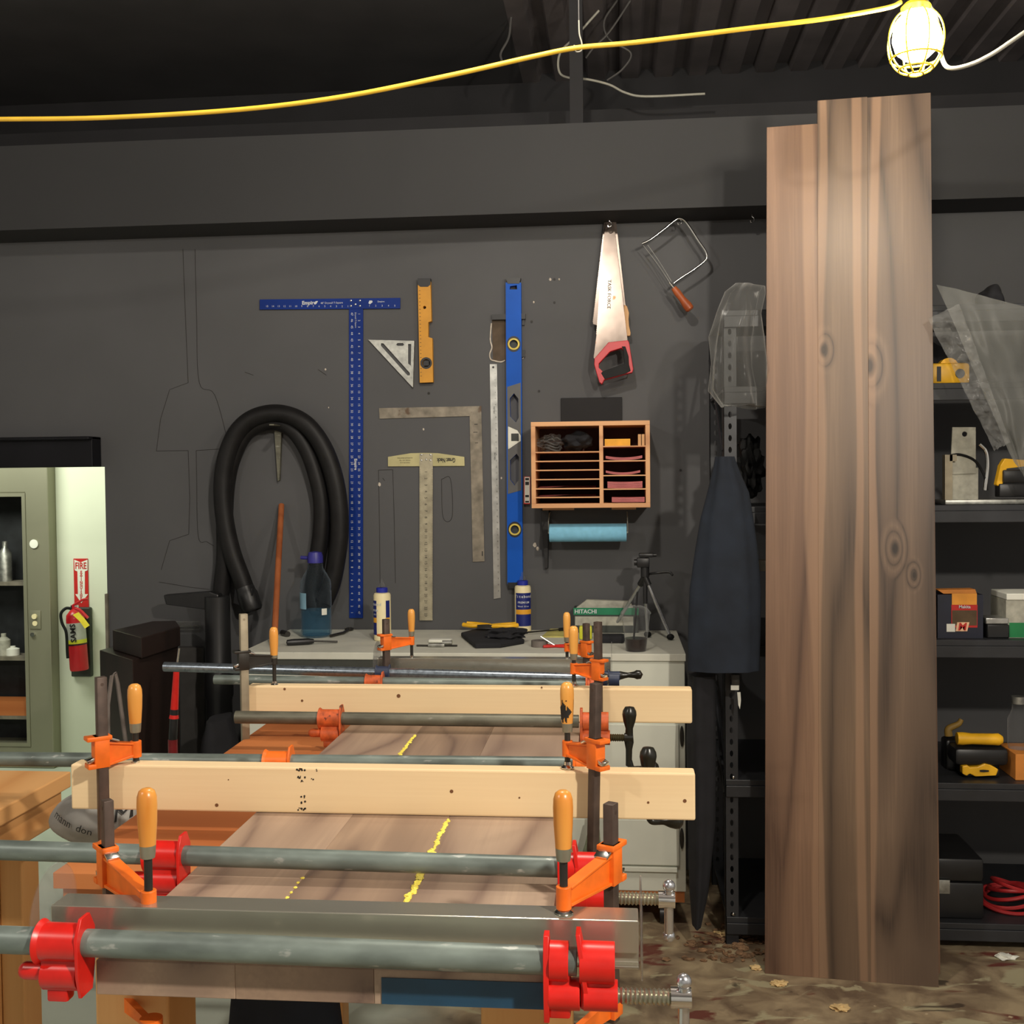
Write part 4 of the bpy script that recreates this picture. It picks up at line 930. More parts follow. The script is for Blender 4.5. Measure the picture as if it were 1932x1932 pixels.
single(MB().box(aty(1058, 751, W - .012), aty(1174, 800, W - .001)), 'black_board', 'black_paint', 'plain black board on the wall showing above the sandpaper rack', 'board', smooth=False, bevel=.002)
# towel roll
YT = W - .13
t = thing('towel_roll', 'blue shop towel roll hanging below the sandpaper rack', 'towel roll', aty(1110, 1022, YT))
a, b = aty(1037, 1005, YT), aty(1182, 1005, YT); b.z = a.z = (a.z + b.z) / 2; rr_ = 17 * YT / FPX
part(MB().lathe([(.016, 0), (rr_, 0), (rr_, (b - a).length), (.016, (b - a).length)], a, (1, 0, 0), n=32), 'paper', 'towel_blue', t)
mb = MB()
for x_ in (a.x - .004, b.x + .004): mb.tube([(x_, YT, a.z), (x_, YT, a.z + .045), (x_, W - .06, a.z + .075), (x_, W - .002, a.z + .075)], .002, 6, smooth=False)
mb.cyl((a.x - .006, YT, a.z), (b.x + .006, YT, a.z), .004, n=10)
part(mb, 'wire_holder', 'cable_white', t)
mb = MB().poly(wp([(1020, 962), (1036, 962), (1034, 1073), (1028, 1073)], .03), (0, .028, 0))
single(mb, 'tapered_bar', 'black_plastic', 'black tapered bar hanging at the left of the blue towel roll', 'bar', smooth=False, bevel=.003)
# saws
def hook(px, py, lab):
    p_ = aty(px, py, W - .10); z_ = zb
    mb = MB().tube([(p_.x, p_.y, z_ - .001), (p_.x, p_.y, z_ - .012), (p_.x + .006, p_.y, z_ - .018), (p_.x + .006, p_.y, z_ - .03), (p_.x - .004, p_.y, z_ - .034), (p_.x - .007, p_.y, z_ - .026)], .0019, 6)
    single(mb, 'hook', 'chrome', lab, 'hook', 'screw hooks under the soffit')
hook(1150, 405, 'small screw hook holding the handsaws'); hook(1282, 400, 'small screw hook holding the coping saw'); hook(1419, 398, 'empty screw hook beside the tall walnut slab')
def toothed(p0, p1, n_, d):
    out = []; p0, p1 = Vector(p0), Vector(p1); dd = (p1 - p0); nn = Vector((-dd.y, dd.x)).normalized() * d
    for i in range(n_): out += [tuple(p0 + dd * (i / n_)), tuple(p0 + dd * ((i + .5) / n_) + nn)]
    return out + [tuple(p1)]
oS = .10
t = thing('handsaw', 'handsaw with red and black handle hanging blade up', 'saw', aty(1152, 724, W - oS))
part(MB().poly(wp([(1143, 413), (1158, 413), (1184, 641), (1184, 652), (1152, 657), (1126, 683), (1120, 674)] + toothed((1125.5, 630), (1139, 440), 46, -1.3)[0:], oS), (0, .0015, 0)), 'blade', 'saw_steel', t, smooth=False)
hout = [(1148, 645), (1184.5, 641), (1187, 645), (1195, 697), (1193, 703), (1180, 706), (1140, 717), (1136, 725), (1131, 722), (1126, 706), (1121, 688), (1121.5, 676)]
hin = [(1151, 663), (1173, 656), (1176, 660), (1178, 686), (1137, 701), (1130, 694), (1130, 686)]
part(MB().poly(wp(hout, oS + .012), (0, .024, 0), [wp(hin, oS + .012)]), 'handle', 'saw_red', t, smooth=False, bevel=.002)
part(MB().poly(wp([(1173, 653), (1180, 653), (1186, 672), (1187, 688), (1190, 700), (1181, 705), (1141, 716), (1134, 704), (1137, 701), (1178, 686), (1176, 660)], oS + .0145), (0, .029, 0)), 'grip', 'black_rubber', t, smooth=False, bevel=.0015)
mb = MB(); wtext(mb, 'TASK FORCE', 1149, 552, oS + .001, 6.5, -PI / 2 - .03, sx=1.05); wtext(mb, 'M', 1151, 424, oS + .001, 5)
part(mb, 'printed_marks', 'dark_print', t, smooth=False)
t.rotation_euler = (math.radians(-5), 0, 0)
t = thing('handsaw', 'wooden-handled saw hanging behind the red-handled saw', 'saw', aty(1150, 640, W - .05))
part(MB().poly(wp([(1141, 412), (1162, 412), (1180, 573), (1182, 580), (1130, 615), (1119, 611)] + toothed((1119, 608), (1141, 414), 56, -1.3), .050), (0, .0015, 0)), 'blade', 'saw_steel', t, smooth=False)
t.rotation_euler = (math.radians(-2.6), 0, 0)
part(MB().poly(wp([(1177, 574), (1183, 577), (1187, 590), (1186, 602), (1187, 615), (1190, 628), (1189, 634), (1182, 634), (1178, 622)], .059), (0, .02, 0)), 'handle', 'pale_beech', t, smooth=False, bevel=.003)
# coping saw
oC = .10
t = thing('coping_saw', 'coping saw with bent chrome frame and brown wooden handle', 'saw', aty(1290, 588, W - oC))
part(MB().tube(wp([(1211, 460), (1222, 455), (1233, 448), (1255, 431), (1272, 417), (1281, 412.5), (1290, 415), (1300, 427), (1318, 455), (1331, 474), (1333.5, 484), (1330, 492), (1310, 508), (1290, 521), (1277, 530), (1271, 535)], oC), .0048, 10), 'frame', 'chrome', t)
part(MB().tube(wp([(1214, 463), (1240, 497), (1266, 536)], oC), .0015, 6).tube(wp([(1222, 462), (1245, 495), (1267, 531)], oC), .0014, 6), 'blade', 'alu', t)
p_, q_ = aty(1271, 543, W - oC), aty(1303, 585, W - oC); d_ = (q_ - p_); L_ = d_.length
part(MB().cyl(aty(1263, 533, W - oC), p_, .005, n=12), 'ferrule', 'chrome', t)
part(MB().lathe([(0, 0), (.011, 0), (.014, L_ * .2), (.013, L_ * .5), (.018, L_ * .8), (.017, L_ * .95), (.012, L_), (0, L_)], p_, d_, n=20), 'handle', 'saw_handle_wood', t)

# vacuum hose coil
def HP(pts, off): return [aty(x, y, W - off) for x, y in pts]
t = thing('vacuum_hose', 'thick black ribbed vacuum hose coiled on the wall over a bracket', 'hose', aty(530, 1160, W - .05))
pts1 = [(470, 1130), (455, 1090), (437, 1040), (424, 980), (420, 915), (428, 860), (448, 815), (480, 788), (525, 780), (570, 795), (602, 830), (625, 880), (638, 940), (641, 1000), (636, 1050), (626, 1100), (612, 1135)]
pts2 = [(612, 1135), (600, 1150), (590, 1120), (598, 1060), (606, 1000), (606, 940), (592, 880), (572, 835), (545, 805), (505, 796), (465, 815), (440, 860), (428, 910), (424, 970), (424, 1050), (418, 1110), (412, 1180), (412, 1260)]
part(MB().tube(HP(pts1, .075) , .036, 16), 'hose', 'hose_black', t)
part(MB().tube(HP(pts2, .045), .034, 16), 'hose', 'hose_black', t)
p_ = aty(462, 1108, W - .08); q_ = aty(478, 1155, W - .09)
part(MB().lathe([(.036, 0), (.038, .02), (.042, .03), (.042, .09), (.036, .1), (.034, .1), (.03, .06)], p_, q_ - p_, n=22).box(aty(474, 1110, W - .12), aty(482, 1122, W - .08), bev=.003), 'cuff', 'black_plastic', t)
mb = MB().poly(wp([(517, 806), (531, 806), (527, 906), (524, 908)], .02), (0, .018, 0)).box(aty(517, 800, W - .16), aty(531, 806, W - .001))
single(mb, 'hose_bracket', 'galv_dark', 'steel wall bracket with a long spike inside the hose coil', 'bracket', smooth=False)
# dowel
CT = .95
single(MB().cyl(on(517, 1222, 2, CT) + EZ * .006, aty(531, 953, W - .02), .0115), 'wooden_dowel', 'dowel_wood', 'round reddish wooden dowel leaning on the wall inside the hose coil', 'dowel')
# black vacuum wand with floor tool
t = thing('vacuum_wand', 'black upright vacuum wand with a flat tool sticking out left', 'vacuum', (aty(415, 1400, W - .2).x, W - .2, 0))
xw = aty(413, 1300, W - .2).x
part(MB().lathe([(.05, 0), (.052, .3), (.05, .7), (.056, .72), (.056, .80), (.05, .82), (.048, aty(413, 1125, W - .2).z)], (xw, W - .2, 0), n=24), 'tube', 'black_plastic', t)
mb = MB().poly([aty(x, y, W - .22) for x, y in ((307, 1123), (395, 1116), (412, 1122), (412, 1160), (385, 1150), (312, 1141))], (0, .05, 0))
part(mb, 'floor_tool', 'black_plastic', t, smooth=False, bevel=.006)
# packaged tool with red cap
t = thing('blister_pack', 'clear blister pack with a pale red cap on the wall by the black wand', 'package', aty(330, 1192, W))
part(MB().tube([aty(285, 1183, W - .03), aty(310, 1181, W - .03), aty(376, 1180, W - .03)], .018, 14, smooth=False), 'blister', 'film', t)
part(MB().ball(aty(280, 1183, W - .03), .019, 12, (.8, 1, 1)), 'cap', mat('pale_red', rgb(206, 96, 110), .5, var=.2, scale=80), t)
part(MB().tube([aty(290, 1183, W - .03), aty(374, 1181, W - .03)], .0022, 6, smooth=False), 'rod', 'alu', t)

# ------------------------------------------------------------------ left background clutter
yb_ = 3.95
t = thing('wooden_chest', 'very dark brown wooden chest with a raised lid against the wall by the doorway', 'chest', (aty(262, 1400, yb_).x, yb_, 0))
A_, B_, C_ = aty(188, 1246, yb_), aty(250, 1246, 3.72), aty(336, 1224, yb_ + .12)
zt_ = B_.z
def prism(pts, z0, z1): return MB().poly([(x, y, z0) for x, y in pts], (0, 0, z1 - z0))
fp = [(A_.x, A_.y), (B_.x, B_.y), (C_.x, C_.y), (C_.x - .1, C_.y + .2), (A_.x + .05, A_.y + .3)]
part(prism(fp, 0, zt_), 'body', 'dark_wood', t, smooth=False, bevel=.004)
part(prism([((x - B_.x) * .86 + B_.x + .02, (y - B_.y) * .86 + B_.y + .03) for x, y in fp], zt_ + .0005, zt_ + .075), 'lid', 'dark_wood', t, smooth=False, bevel=.004)
# strap
ys = 3.35
single(MB().tube([Vector((aty(200, 1420, ys).x, ys, .005)), aty(204, 1330, ys), aty(211, 1275, ys), aty(217, 1270, ys + .01), aty(222, 1290, ys + .02), aty(240, 1420, ys + .02), Vector((aty(262, 1560, ys).x, ys + .02, .005))], .0065, 6, smooth=False), 'strap', 'strap_grey', 'grey webbing strap loop draped in front of the dark chest', 'strap')
# red caulk gun-like tool
yt = 3.5
t = thing('pry_tool', 'slim red and black hand tool standing upright beside the dark chest', 'tool', aty(328, 1425, yt))
a_, b_ = aty(333, 1262, yt), aty(329, 1338, yt)
part(MB().cyl(b_, a_, .013, .0095, n=16).lathe([(.016, -.03), (.011, 0)], b_, a_ - b_, n=16), 'upper_grip', 'red_cast', t)
part(MB().cyl(a_, aty(338, 1223, yt), .003, n=8), 'shaft', 'chrome', t)
part(MB().cyl(aty(326, 1400, yt), b_, .014, n=16), 'body', 'black_plastic', t)
part(MB().cyl(Vector((aty(325, 1425, yt).x, yt, 0)), aty(326, 1395, yt), .0155, n=16), 'lower_grip', mat('dark_red', rgb(120, 20, 26), .35), t)
# bins
single(prism([(aty(338, 1225, 4.32).x, 4.32), (aty(384, 1225, 4.32).x, 4.32), (aty(384, 1225, 4.36).x, 4.36), (aty(338, 1225, 4.36).x, 4.36)], 0, aty(338, 1222, 4.32).z), 'grey_panel', mat('dark_grey_board', rgb(64, 62, 60), .7), 'dark grey board standing on the floor behind the red and black tool', 'board', smooth=False)
mb = MB().rings([((aty(428, 1400, 3.95).x, 3.88, z_), r_ * .72, .085) for z_, r_ in ((0.0, .10), (.15, .13), (.35, .12), (.5, .11), (.62, .085), (.7, .05))], 40, 4, .1, 1)
single(mb, 'rubbish_bag', 'black_cloth', 'black rubbish bag on the floor left of the white cabinet', 'bag')

# ------------------------------------------------------------------ next room
YF = 5.75
fx = aty(92, 1000, YF).x; ix = aty(49, 1000, YF).x
t = thing('refrigerator', 'tall stainless steel refrigerator with dark glass front seen through the doorway', 'refrigerator', (fx - .8, YF + .1, 0))
zi = aty(30, 930, YF).z; zlow2 = .12
part(MB().poly([(fx, YF, 0), (fx - 1.6, YF, 0), (fx - 1.6, YF, 2.3), (fx, YF, 2.3)], (0, .22, 0), [[(ix, YF, zlow2), (ix - 1.2, YF, zlow2), (ix - 1.2, YF, zi), (ix, YF, zi)]]), 'body', 'stainless', t, smooth=False, bevel=.006)
part(MB().poly([(ix, YF - .004, zlow2), (ix - 1.2, YF - .004, zlow2), (ix - 1.2, YF - .004, zi), (ix, YF - .004, zi)], (0, .012, 0), [[(ix - .02, YF - .004, zlow2 + .02), (ix - 1.18, YF - .004, zlow2 + .02), (ix - 1.18, YF - .004, zi - .02), (ix - .02, YF - .004, zi - .02)]]), 'door_frame', 'stainless', t, smooth=False)
part(MB().box((ix - 1.2, YF + .2, zlow2), (ix, YF + .219, zi)), 'interior', 'dark_inside', t, smooth=False)
mb = MB()
for y_ in (1240, 1100, 1350): z_ = aty(20, y_, YF + .1).z; mb.box((ix - 1.2, YF + .05, z_ - .01), (ix - .002, YF + .19, z_ + .01))
part(mb, 'shelf', 'steel_tan', t, smooth=False)
p_ = aty(65, 1026, YF); part(MB().lathe([(0, 0), (.022, 0), (.024, .008), (0, .010)], p_, (0, -1, 0), n=24), 'dial', 'paper_white', t)
p_ = aty(67, 1169, YF); part(MB().box(p_ - Vector((.032, .006, .05)), p_ + Vector((.032, 0, .05)), bev=.002), 'switch_plate', 'stainless', t)
part(MB().cyl(p_ + EZ * .018, p_ + EZ * .018 - EY * .016, .014, n=16).cyl(p_ - EZ * .02, p_ - EZ * .02 - EY * .009, .014, n=16), 'switch', 'glue_cream', t)
p_ = aty(63, 1197, YF); part(MB().cyl(p_, p_ - EY * .012, .012, n=16), 'lock', 'chrome', t)
for k, (x_, y_, c_, h_) in enumerate(((5, 1240, 'box_grey', .12), (22, 1240, 'paper_white', .05), (8, 1100, 'alu_worn', .22))):
    p_ = aty(x_, y_, YF + .1); single(MB().lathe([(0, 0), (.035, 0), (.035, h_ * .7), (.014, h_ * .85), (.014, h_), (0, h_)], (p_.x, YF + .115, p_.z + .0101), n=16), 'jar', c_, ['dull jar on the lower refrigerator shelf at the picture edge', 'short pale jar on the lower refrigerator shelf', 'tall grey container on the upper refrigerator shelf'][k], 'jar')
single(MB().box((ix - .5, YF + .05, aty(20, 1350, YF + .1).z + .0102), (ix - .03, YF + .18, aty(20, 1350, YF + .1).z + .09)), 'wooden_crate', 'orange_ply', 'brown wooden crate low inside the refrigerator', 'crate', smooth=False)
# fire extinguisher
def Rm(x, y, o=0): return aty(x, y, YR - o)
single(MB().box(Rm(134, 1277, .03), Rm(174, 1145, .001)), 'backing_board', mat('green_black', rgb(44, 50, 42), .5), 'dark green backing board behind the fire extinguisher', 'board', smooth=False, bevel=.006)
t = thing('safety_sign', 'red and white FIRE EXTINGUISHER arrow sign on the cream wall', 'sign', Rm(152, 1143))
part(MB().box(Rm(138.5, 1054, .006), Rm(168, 1148, .001)), 'panel', 'red_print', t, smooth=False)
part(MB().poly([Rm(x, y, .0075) for x, y in ((140, 1056), (152, 1061), (165, 1056), (165, 1076), (160, 1078), (160, 1121), (166, 1121), (153.5, 1138), (142, 1121), (147, 1121), (146, 1078), (141, 1076))], (0, .001, 0)), 'arrow', 'paper_white', t, smooth=False)
mb = MB()
mb.text('FIRE', Rm(152.5, 1068, .0076), (1, 0, 0), (0, 0, 1), .050, .001, sx=.72, bold=.02)
for i, ch in enumerate('EXTINGUISHER'): mb.text(ch, Rm(153.3, 1079.5 + i * 4.9, .0076), (1, 0, 0), (0, 0, 1), .020, .001, bold=.03)
part(mb, 'printed_marks', 'red_print', t, smooth=False)
t = thing('fire_extinguisher', 'red fire extinguisher with yellow tag hanging in the next room', 'fire extinguisher', Rm(146, 1263, .083))
b0, b1 = Rm(150, 1264, .083), Rm(141, 1152, .083); ax_ = (b1 - b0); H_ = ax_.length; r_ = .0485
part(MB().lathe([(0, 0), (r_ * .95, 0), (r_, .008), (r_, H_ * .86), (r_ * .93, H_ * .93), (r_ * .55, H_), (r_ * .3, H_ * 1.03), (r_ * .3, H_ * 1.1), (0, H_ * 1.1)], b0, ax_, n=30), 'cylinder', 'ext_red', t)
part(MB().lathe([(r_ + .0008, H_ * .46), (r_ + .0008, H_ * .80), (r_, H_ * .80), (r_, H_ * .46)], b0, ax_, n=30), 'label_band', mat('label_silver', rgb(176, 176, 168), .5, var=.1), t, label='silver label')
part(MB().lathe([(r_ + .0012, H_ * .455), (r_ + .0012, H_ * .52), (r_, H_ * .52), (r_, H_ * .455)], b0, ax_, n=30), 'yellow_band', 'tape_lime', t)
part(MB().lathe([(r_ + .0022, H_ * .43), (r_ + .0022, H_ * .45), (r_, H_ * .45), (r_, H_ * .43)], b0, ax_, n=30), 'strap', 'black_plastic', t)
mb = MB(); axn = ax_.normalized(); mid = b0 + ax_ * .64 - EY * (r_ + .0015) + EX * .008
mb.text('SAMS', mid, axn, (-axn.z, 0, axn.x), .042, .0012, bold=.03)
part(mb, 'printed_marks', 'dark_print', t, smooth=False)
part(MB().box(b1 + Vector((-.018, -.012, -.004)), b1 + Vector((.02, .012, .03)), bev=.003), 'valve', 'chrome', t)
part(MB().tube([Rm(138, 1142, .13), Rm(148, 1136, .13), Rm(158, 1131, .13), Rm(166, 1130, .13)], .006, 8).tube([Rm(142, 1148, .13), Rm(152, 1152, .13), Rm(166, 1166, .13)], .008, 8), 'lever', 'ext_red', t)
part(MB().tube([Rm(134, 1148, .15), Rm(124, 1148, .16), Rm(115, 1158, .17), Rm(117, 1175, .17), Rm(124, 1190, .17), Rm(126, 1205, .17), Rm(127, 1230, .17), Rm(128, 1242, .17)], .008, 10), 'hose', 'black_rubber', t)
part(MB().poly([Rm(x, y, .20) for x, y in ((137, 1160), (148, 1155), (160, 1168), (169, 1180), (160, 1186), (150, 1172))], (0, .002, 0)), 'inspection_tag', mat('tag_yellow', rgb(250, 220, 60), .6), t, smooth=False)

# ------------------------------------------------------------------ things on the counter
Zc = CT + .0005
def cc(px, py): return on(px, py, 2, CT)
def put(o_, z): o_.location.z = z; return o_
# water jug
p_ = cc(597, 1201); R0 = 30 * (p_.y) / FPX; Hj = aty(597, 1040, p_.y).z - CT; 
t = thing('water_jug', 'large clear water jug with purple-blue handled cap on the worktop', 'bottle', (p_.x, p_.y, Zc))
def HZ(py): return aty(597, py, p_.y).z - CT
prof = [(0, .003), (R0 * .8, 0), (R0 * .97, .008)]
for k in range(6): prof += [(R0, HZ(1190 - k * 7)), (R0 * .965, HZ(1187 - k * 7))]
prof += [(R0, HZ(1145)), (R0, HZ(1115)), (R0 * .96, HZ(1112)), (R0, HZ(1108)), (R0 * .97, HZ(1096)), (R0 * .72, HZ(1082)), (R0 * .5, HZ(1072)), (R0 * .46, HZ(1060)), (0, HZ(1059))]
part(MB().lathe(prof, (p_.x, p_.y, Zc), n=36), 'jug', 'bottle_clear', t)
part(MB().lathe([(0, .006), (R0 * .9, .008), (R0 * .93, HZ(1150)), (0, HZ(1150))], (p_.x, p_.y, Zc), n=30), 'water', 'water', t)
part(MB().lathe([(R0 * .50, HZ(1062)), (R0 * .50, HZ(1050)), (R0 * .42, HZ(1042)), (0, HZ(1040))], (p_.x, p_.y, Zc), n=24).tube([(p_.x - R0 * .5, p_.y, Zc + HZ(1053)), (p_.x - R0 * .95, p_.y, Zc + HZ(1052))], .007, 8, smooth=False), 'cap', mat('cap_violet', rgb(46, 44, 130), .4), t)
def wrap(R_, z0, z1, a0, a1): 
    m_ = MB(); m_.grid(lambda u, v: Vector((p_.x + R_ * math.cos(a0 + (a1 - a0) * u), p_.y + R_ * math.sin(a0 + (a1 - a0) * u), Zc + z0 + (z1 - z0) * v)), 8, 1); return m_
part(wrap(R0 + .0008, HZ(1147), HZ(1117), -PI * .95, -PI * .62), 'label_panel', mat('label_sky', rgb(130, 170, 190), .6), t)
part(wrap(R0 + .0008, HZ(1158), HZ(1146), -PI * .30, -PI * .18), 'barcode_label', 'paper_white', t)
# glue bottles
def glue(px, py, top, wpx, lab, turn, txt, name='glue_bottle'):
    p_ = cc(px, py); k_ = p_.y / FPX; R_ = wpx * k_ / 2; H_ = aty(px, top, p_.y).z - CT
    t = thing(name, lab, 'bottle', (p_.x, p_.y, Zc), 'glue bottles')
    part(MB().lathe([(0, .002), (R_ * .9, 0), (R_, .004), (R_, H_ * .74), (R_ * .92, H_ * .77), (R_ * .6, H_ * .785), (0, H_ * .785)], (p_.x, p_.y, Zc), n=30), 'body', 'glue_cream', t)
    part(MB().lathe([(R_ * .66, H_ * .785), (R_ * .66, H_ * .855), (R_ * .55, H_ * .865), (0, H_ * .865)], (p_.x, p_.y, Zc), n=24), 'cap', 'glue_blue', t)
    part(MB().lathe([(R_ * .36, H_ * .865), (R_ * .30, H_ * .92), (R_ * .16, H_ * .94), (R_ * .14, H_), (0, H_)], (p_.x, p_.y, Zc), n=18), 'nozzle', 'cup_clear', t)
    def band(z0, z1, a0, a1, m_, nm='label_band'):
        q = MB(); q.grid(lambda u, v: Vector((p_.x + (R_ + .0006) * math.cos(a0 + (a1 - a0) * u), p_.y + (R_ + .0006) * math.sin(a0 + (a1 - a0) * u), Zc + H_ * (z0 + (z1 - z0) * v))), 14, 1); part(q, nm, m_, t)
    for a0, a1 in turn:
        band(.10, .30, a0, a1, 'label_navy'); band(.30, .38, a0, a1, 'label_gold'); band(.38, .66, a0, a1, 'label_navy')
    q = MB(); a_c, fs = txt
    if fs:
        for s_, hh2, sz in (('Titebond', .60, .0150), ('PREMIUM', .50, .0110), ('Wood Glue', .435, .008)):
            n_ = len(s_)
            for i, ch in enumerate(s_):
                a_ = a_c + (i - n_ / 2 + .5) * sz * .60 / R_; d_ = Vector((math.cos(a_), math.sin(a_), 0))
                q.text(ch, Vector((p_.x, p_.y, Zc + H_ * hh2 + (i * .001 if sz > .015 else 0))) + d_ * (R_ + .0009), (-d_.y, d_.x, 0), (0, 0, 1), sz, .0006, bold=.02)
        part(q, 'printed_marks', 'white_print', t, smooth=False)
glue(722, 1208, 1093, 33, 'cream glue bottle with blue cap standing behind an orange clamp bar', [(-PI * .98, -PI * .66), (-PI * .30, -PI * .12)], (-PI * .82, True))
glue(987, 1191, 1080, 31, 'cream glue bottle with facing navy label under the long blue level', [(-PI * .78, -PI * .06)], (-PI * .45, True))
# small tools on the counter
def lay(px0, py0, px1, py1, r): 
    a, b = cc(px0, py0), cc(px1, py1); a.z = b.z = Zc + r; return a, b
a, b = lay(540, 1219, 592, 1216, .012); c = lay(592, 1216, 637, 1214, .012)[1]
t = thing('screwdriver', 'screwdriver with thick black handle lying on the worktop', 'screwdriver', (a + b) / 2 - EZ * .012)
part(MB().lathe([(0, 0), (.010, .003), (.012, .02), (.012, (b - a).length * .8), (.008, (b - a).length), (0, (b - a).length)], a, b - a, n=18), 'handle', 'black_plastic', t)
part(MB().cyl(b, c - EZ * .006, .0035, n=10), 'shaft', 'gun_steel', t)
a, b = lay(533, 1199, 543, 1202, .011); single(MB().cyl(a, b, .011, n=18), 'bottle_cap', 'gun_steel', 'small dark cap lying on the worktop beside the dowel', 'cap')
a, b = lay(624, 1203, 648, 1197, .006); c = lay(648, 1197, 660, 1190, .006)[1]
t = thing('wrench', 'dark spanner with ring end lying right of the water jug', 'wrench', (a + b) / 2 - EZ * .006)
part(MB().tube([a, b, c], .006, 8, taper=.005, smooth=False), 'shank', 'gun_steel', t)
ringc = lay(659, 1190, 660, 1190, .006)[0]
part(MB().tube([ringc + Vector((math.cos(q * PI / 6) * .013, math.sin(q * PI / 6) * .02, 0)) for q in range(13)], .005, 8), 'ring_end', 'gun_steel', t)
a = cc(833, 1211); single(MB().box((a.x - .045, a.y - .03, Zc), (a.x + .04, a.y + .02, Zc + .012), bev=.005), 'eraser_block', 'paper_white', 'white block lying on the worktop behind the calipers', 'block')
a, b = lay(787, 1219, 862, 1221, .004)
t = thing('caliper', 'small steel caliper lying in front of the white block', 'caliper', a)
part(MB().box(a + Vector((0, -.006, -.003)), b + Vector((0, .006, .002))), 'beam', 'gun_steel', t)
m_ = (a + b) / 2; part(MB().box(m_ + Vector((-.03, -.02, -.003)), m_ + Vector((.03, .012, .008)), bev=.002).cyl(m_ + Vector((.02, 0, .01)), m_ + Vector((.055, 0, .01)), .008, n=12), 'slider', 'alu_worn', t)
# pile: black tray, gloves, yellow pliers
a = cc(900, 1222); t = thing('tool_pouch', 'flat black tool pouch lying open in the middle of the worktop', 'pouch', (a.x, a.y, Zc))
A = [cc(870, 1202), cc(896, 1224), cc(945, 1223), cc(990, 1215), cc(962, 1197), cc(900, 1194)]
part(MB().poly([(v.x, v.y, Zc) for v in A], (0, 0, .018)), 'body', 'black_cloth', t, smooth=False, bevel=.005)
part(MB().blob(((cc(955, 1212)).x, cc(955, 1212).y, Zc + .03), (.07, .05, .022), 5, .5, 2.5, flat=Zc + .0185), 'flap', 'black_cloth', t)
part(MB().box(cc(920, 1213) + EZ * .0185, cc(932, 1211) + EZ * .024), 'buckle', 'chrome', t)
def pliers(px, py, ang, lab, col='tool_yellow'):
    c_ = cc(px, py); c_.z = Zc + .036
    t = thing('pliers', lab, 'pliers', c_ - EZ * .01)
    Rz = Matrix.Translation(c_) @ Matrix.Rotation(ang, 4, 'Z')
    for s_ in (1, -1): part(MB().tube([Rz @ Vector(v) for v in ((0, 0, 0), (.03, s_ * .014, 0), (.07, s_ * .026, 0), (.105, s_ * .018, .002))], .0085, 10), 'handle', col, t)
    part(MB().poly([Rz @ Vector((x, y, -.006)) for x, y in ((.012, .01), (-.02, .012), (-.05, .003), (-.05, -.003), (-.02, -.012), (.012, -.01))], (0, 0, .012)), 'jaw', 'gun_steel', t)
pliers(925, 1198, math.radians(165), 'yellow-handled pliers lying on the left of the black pouch')
pliers(925, 1199, math.radians(15), 'yellow-handled pliers pointing right across the black pouch')
a, b = lay(985, 1199, 1055, 1193, .010)
t = thing('scraper', 'slim black-handled tool lying in front of the navy-labelled glue bottle', 'tool', a); part(MB().cyl(a, b, .0035, .0025, n=10), 'shaft', 'gun_steel', t); part(MB().cyl(b, b + (b - a) * .25, .007, n=12), 'handle', 'black_plastic', t)
a = cc(1040, 1200); single(MB().poly([(v.x, v.y, Zc) for v in (cc(1022, 1203), cc(1064, 1203), cc(1062, 1188), cc(1040, 1187))], (0, 0, .004)), 'note_pad', mat('pad_yellow', rgb(200, 190, 110), .7), 'pale yellow note pad lying flat on the worktop', 'note pad', smooth=False)
a = cc(1018, 1220); t = thing('tape_roll', 'dull grey tape roll lying on the worktop near the red snips', 'tape', (a.x, a.y, Zc)); part(MB().lathe([(.014, 0), (.030, 0), (.030, .022), (.014, .022), (.014, 0)], (a.x, a.y, Zc), n=24), 'roll', mat('tape_grey', rgb(110, 102, 96), .6), t)
a = cc(1052, 1222); t = thing('snips', 'small snips with red handles lying beside the grey tape roll', 'snips', (a.x, a.y, Zc))
part(MB().tube([a + Vector((-.05, .015, .006)), a + Vector((-.01, 0, .006)), a + Vector((.05, -.01, .006))], .005, 8), 'handle', 'red_cast', t); part(MB().tube([a + Vector((-.05, -.015, .006)), a + Vector((-.01, 0, .006)), a + Vector((.04, .02, .006))], .005, 8), 'handle', 'red_cast', t)
part(MB().cyl(a + Vector((-.01, 0, .008)), a + Vector((-.06, 0, .04)), .003, n=8), 'blade', 'alu', t)
# green tool box carton
a = cc(1082, 1197); b = cc(1205, 1197); yc = a.y + .045; ztop = aty(1100, 1147, yc).z
t = thing('tool_carton', 'green and grey HITACHI tool carton standing behind the tripod', 'box', ((a.x + b.x) / 2, yc + .1, Zc))
part(MB().box((a.x, yc, Zc), (b.x, W - .003, ztop)), 'carton', 'box_dark', t, smooth=False, bevel=.002)
part(MB().box((a.x - .001, yc - .0015, aty(1100, 1160, yc).z), (b.x + .001, yc - .0003, ztop + .0005)), 'green_band', 'hitachi_green', t, smooth=False)
part(MB().box((a.x + .005, yc - .0012, aty(1100, 1180, yc).z), (b.x - .02, yc - .0003, aty(1100, 1163, yc).z)), 'grey_print', 'box_grey', t, smooth=False)
part(MB().poly([(a.x + .01, yc, ztop + .0006), (a.x + .05, yc + .03, ztop + .028), (b.x - .03, yc + .03, ztop + .022), (b.x - .02, yc, ztop + .0006)], (0, .03, 0)), 'open_flap', 'box_grey', t, smooth=False)
mb = MB().text('HITACHI', aty(1105, 1154, yc - .0018), (1, 0, 0), (0, 0, 1), .022, .0006, bold=.02); part(mb, 'printed_marks', 'white_print', t, smooth=False)
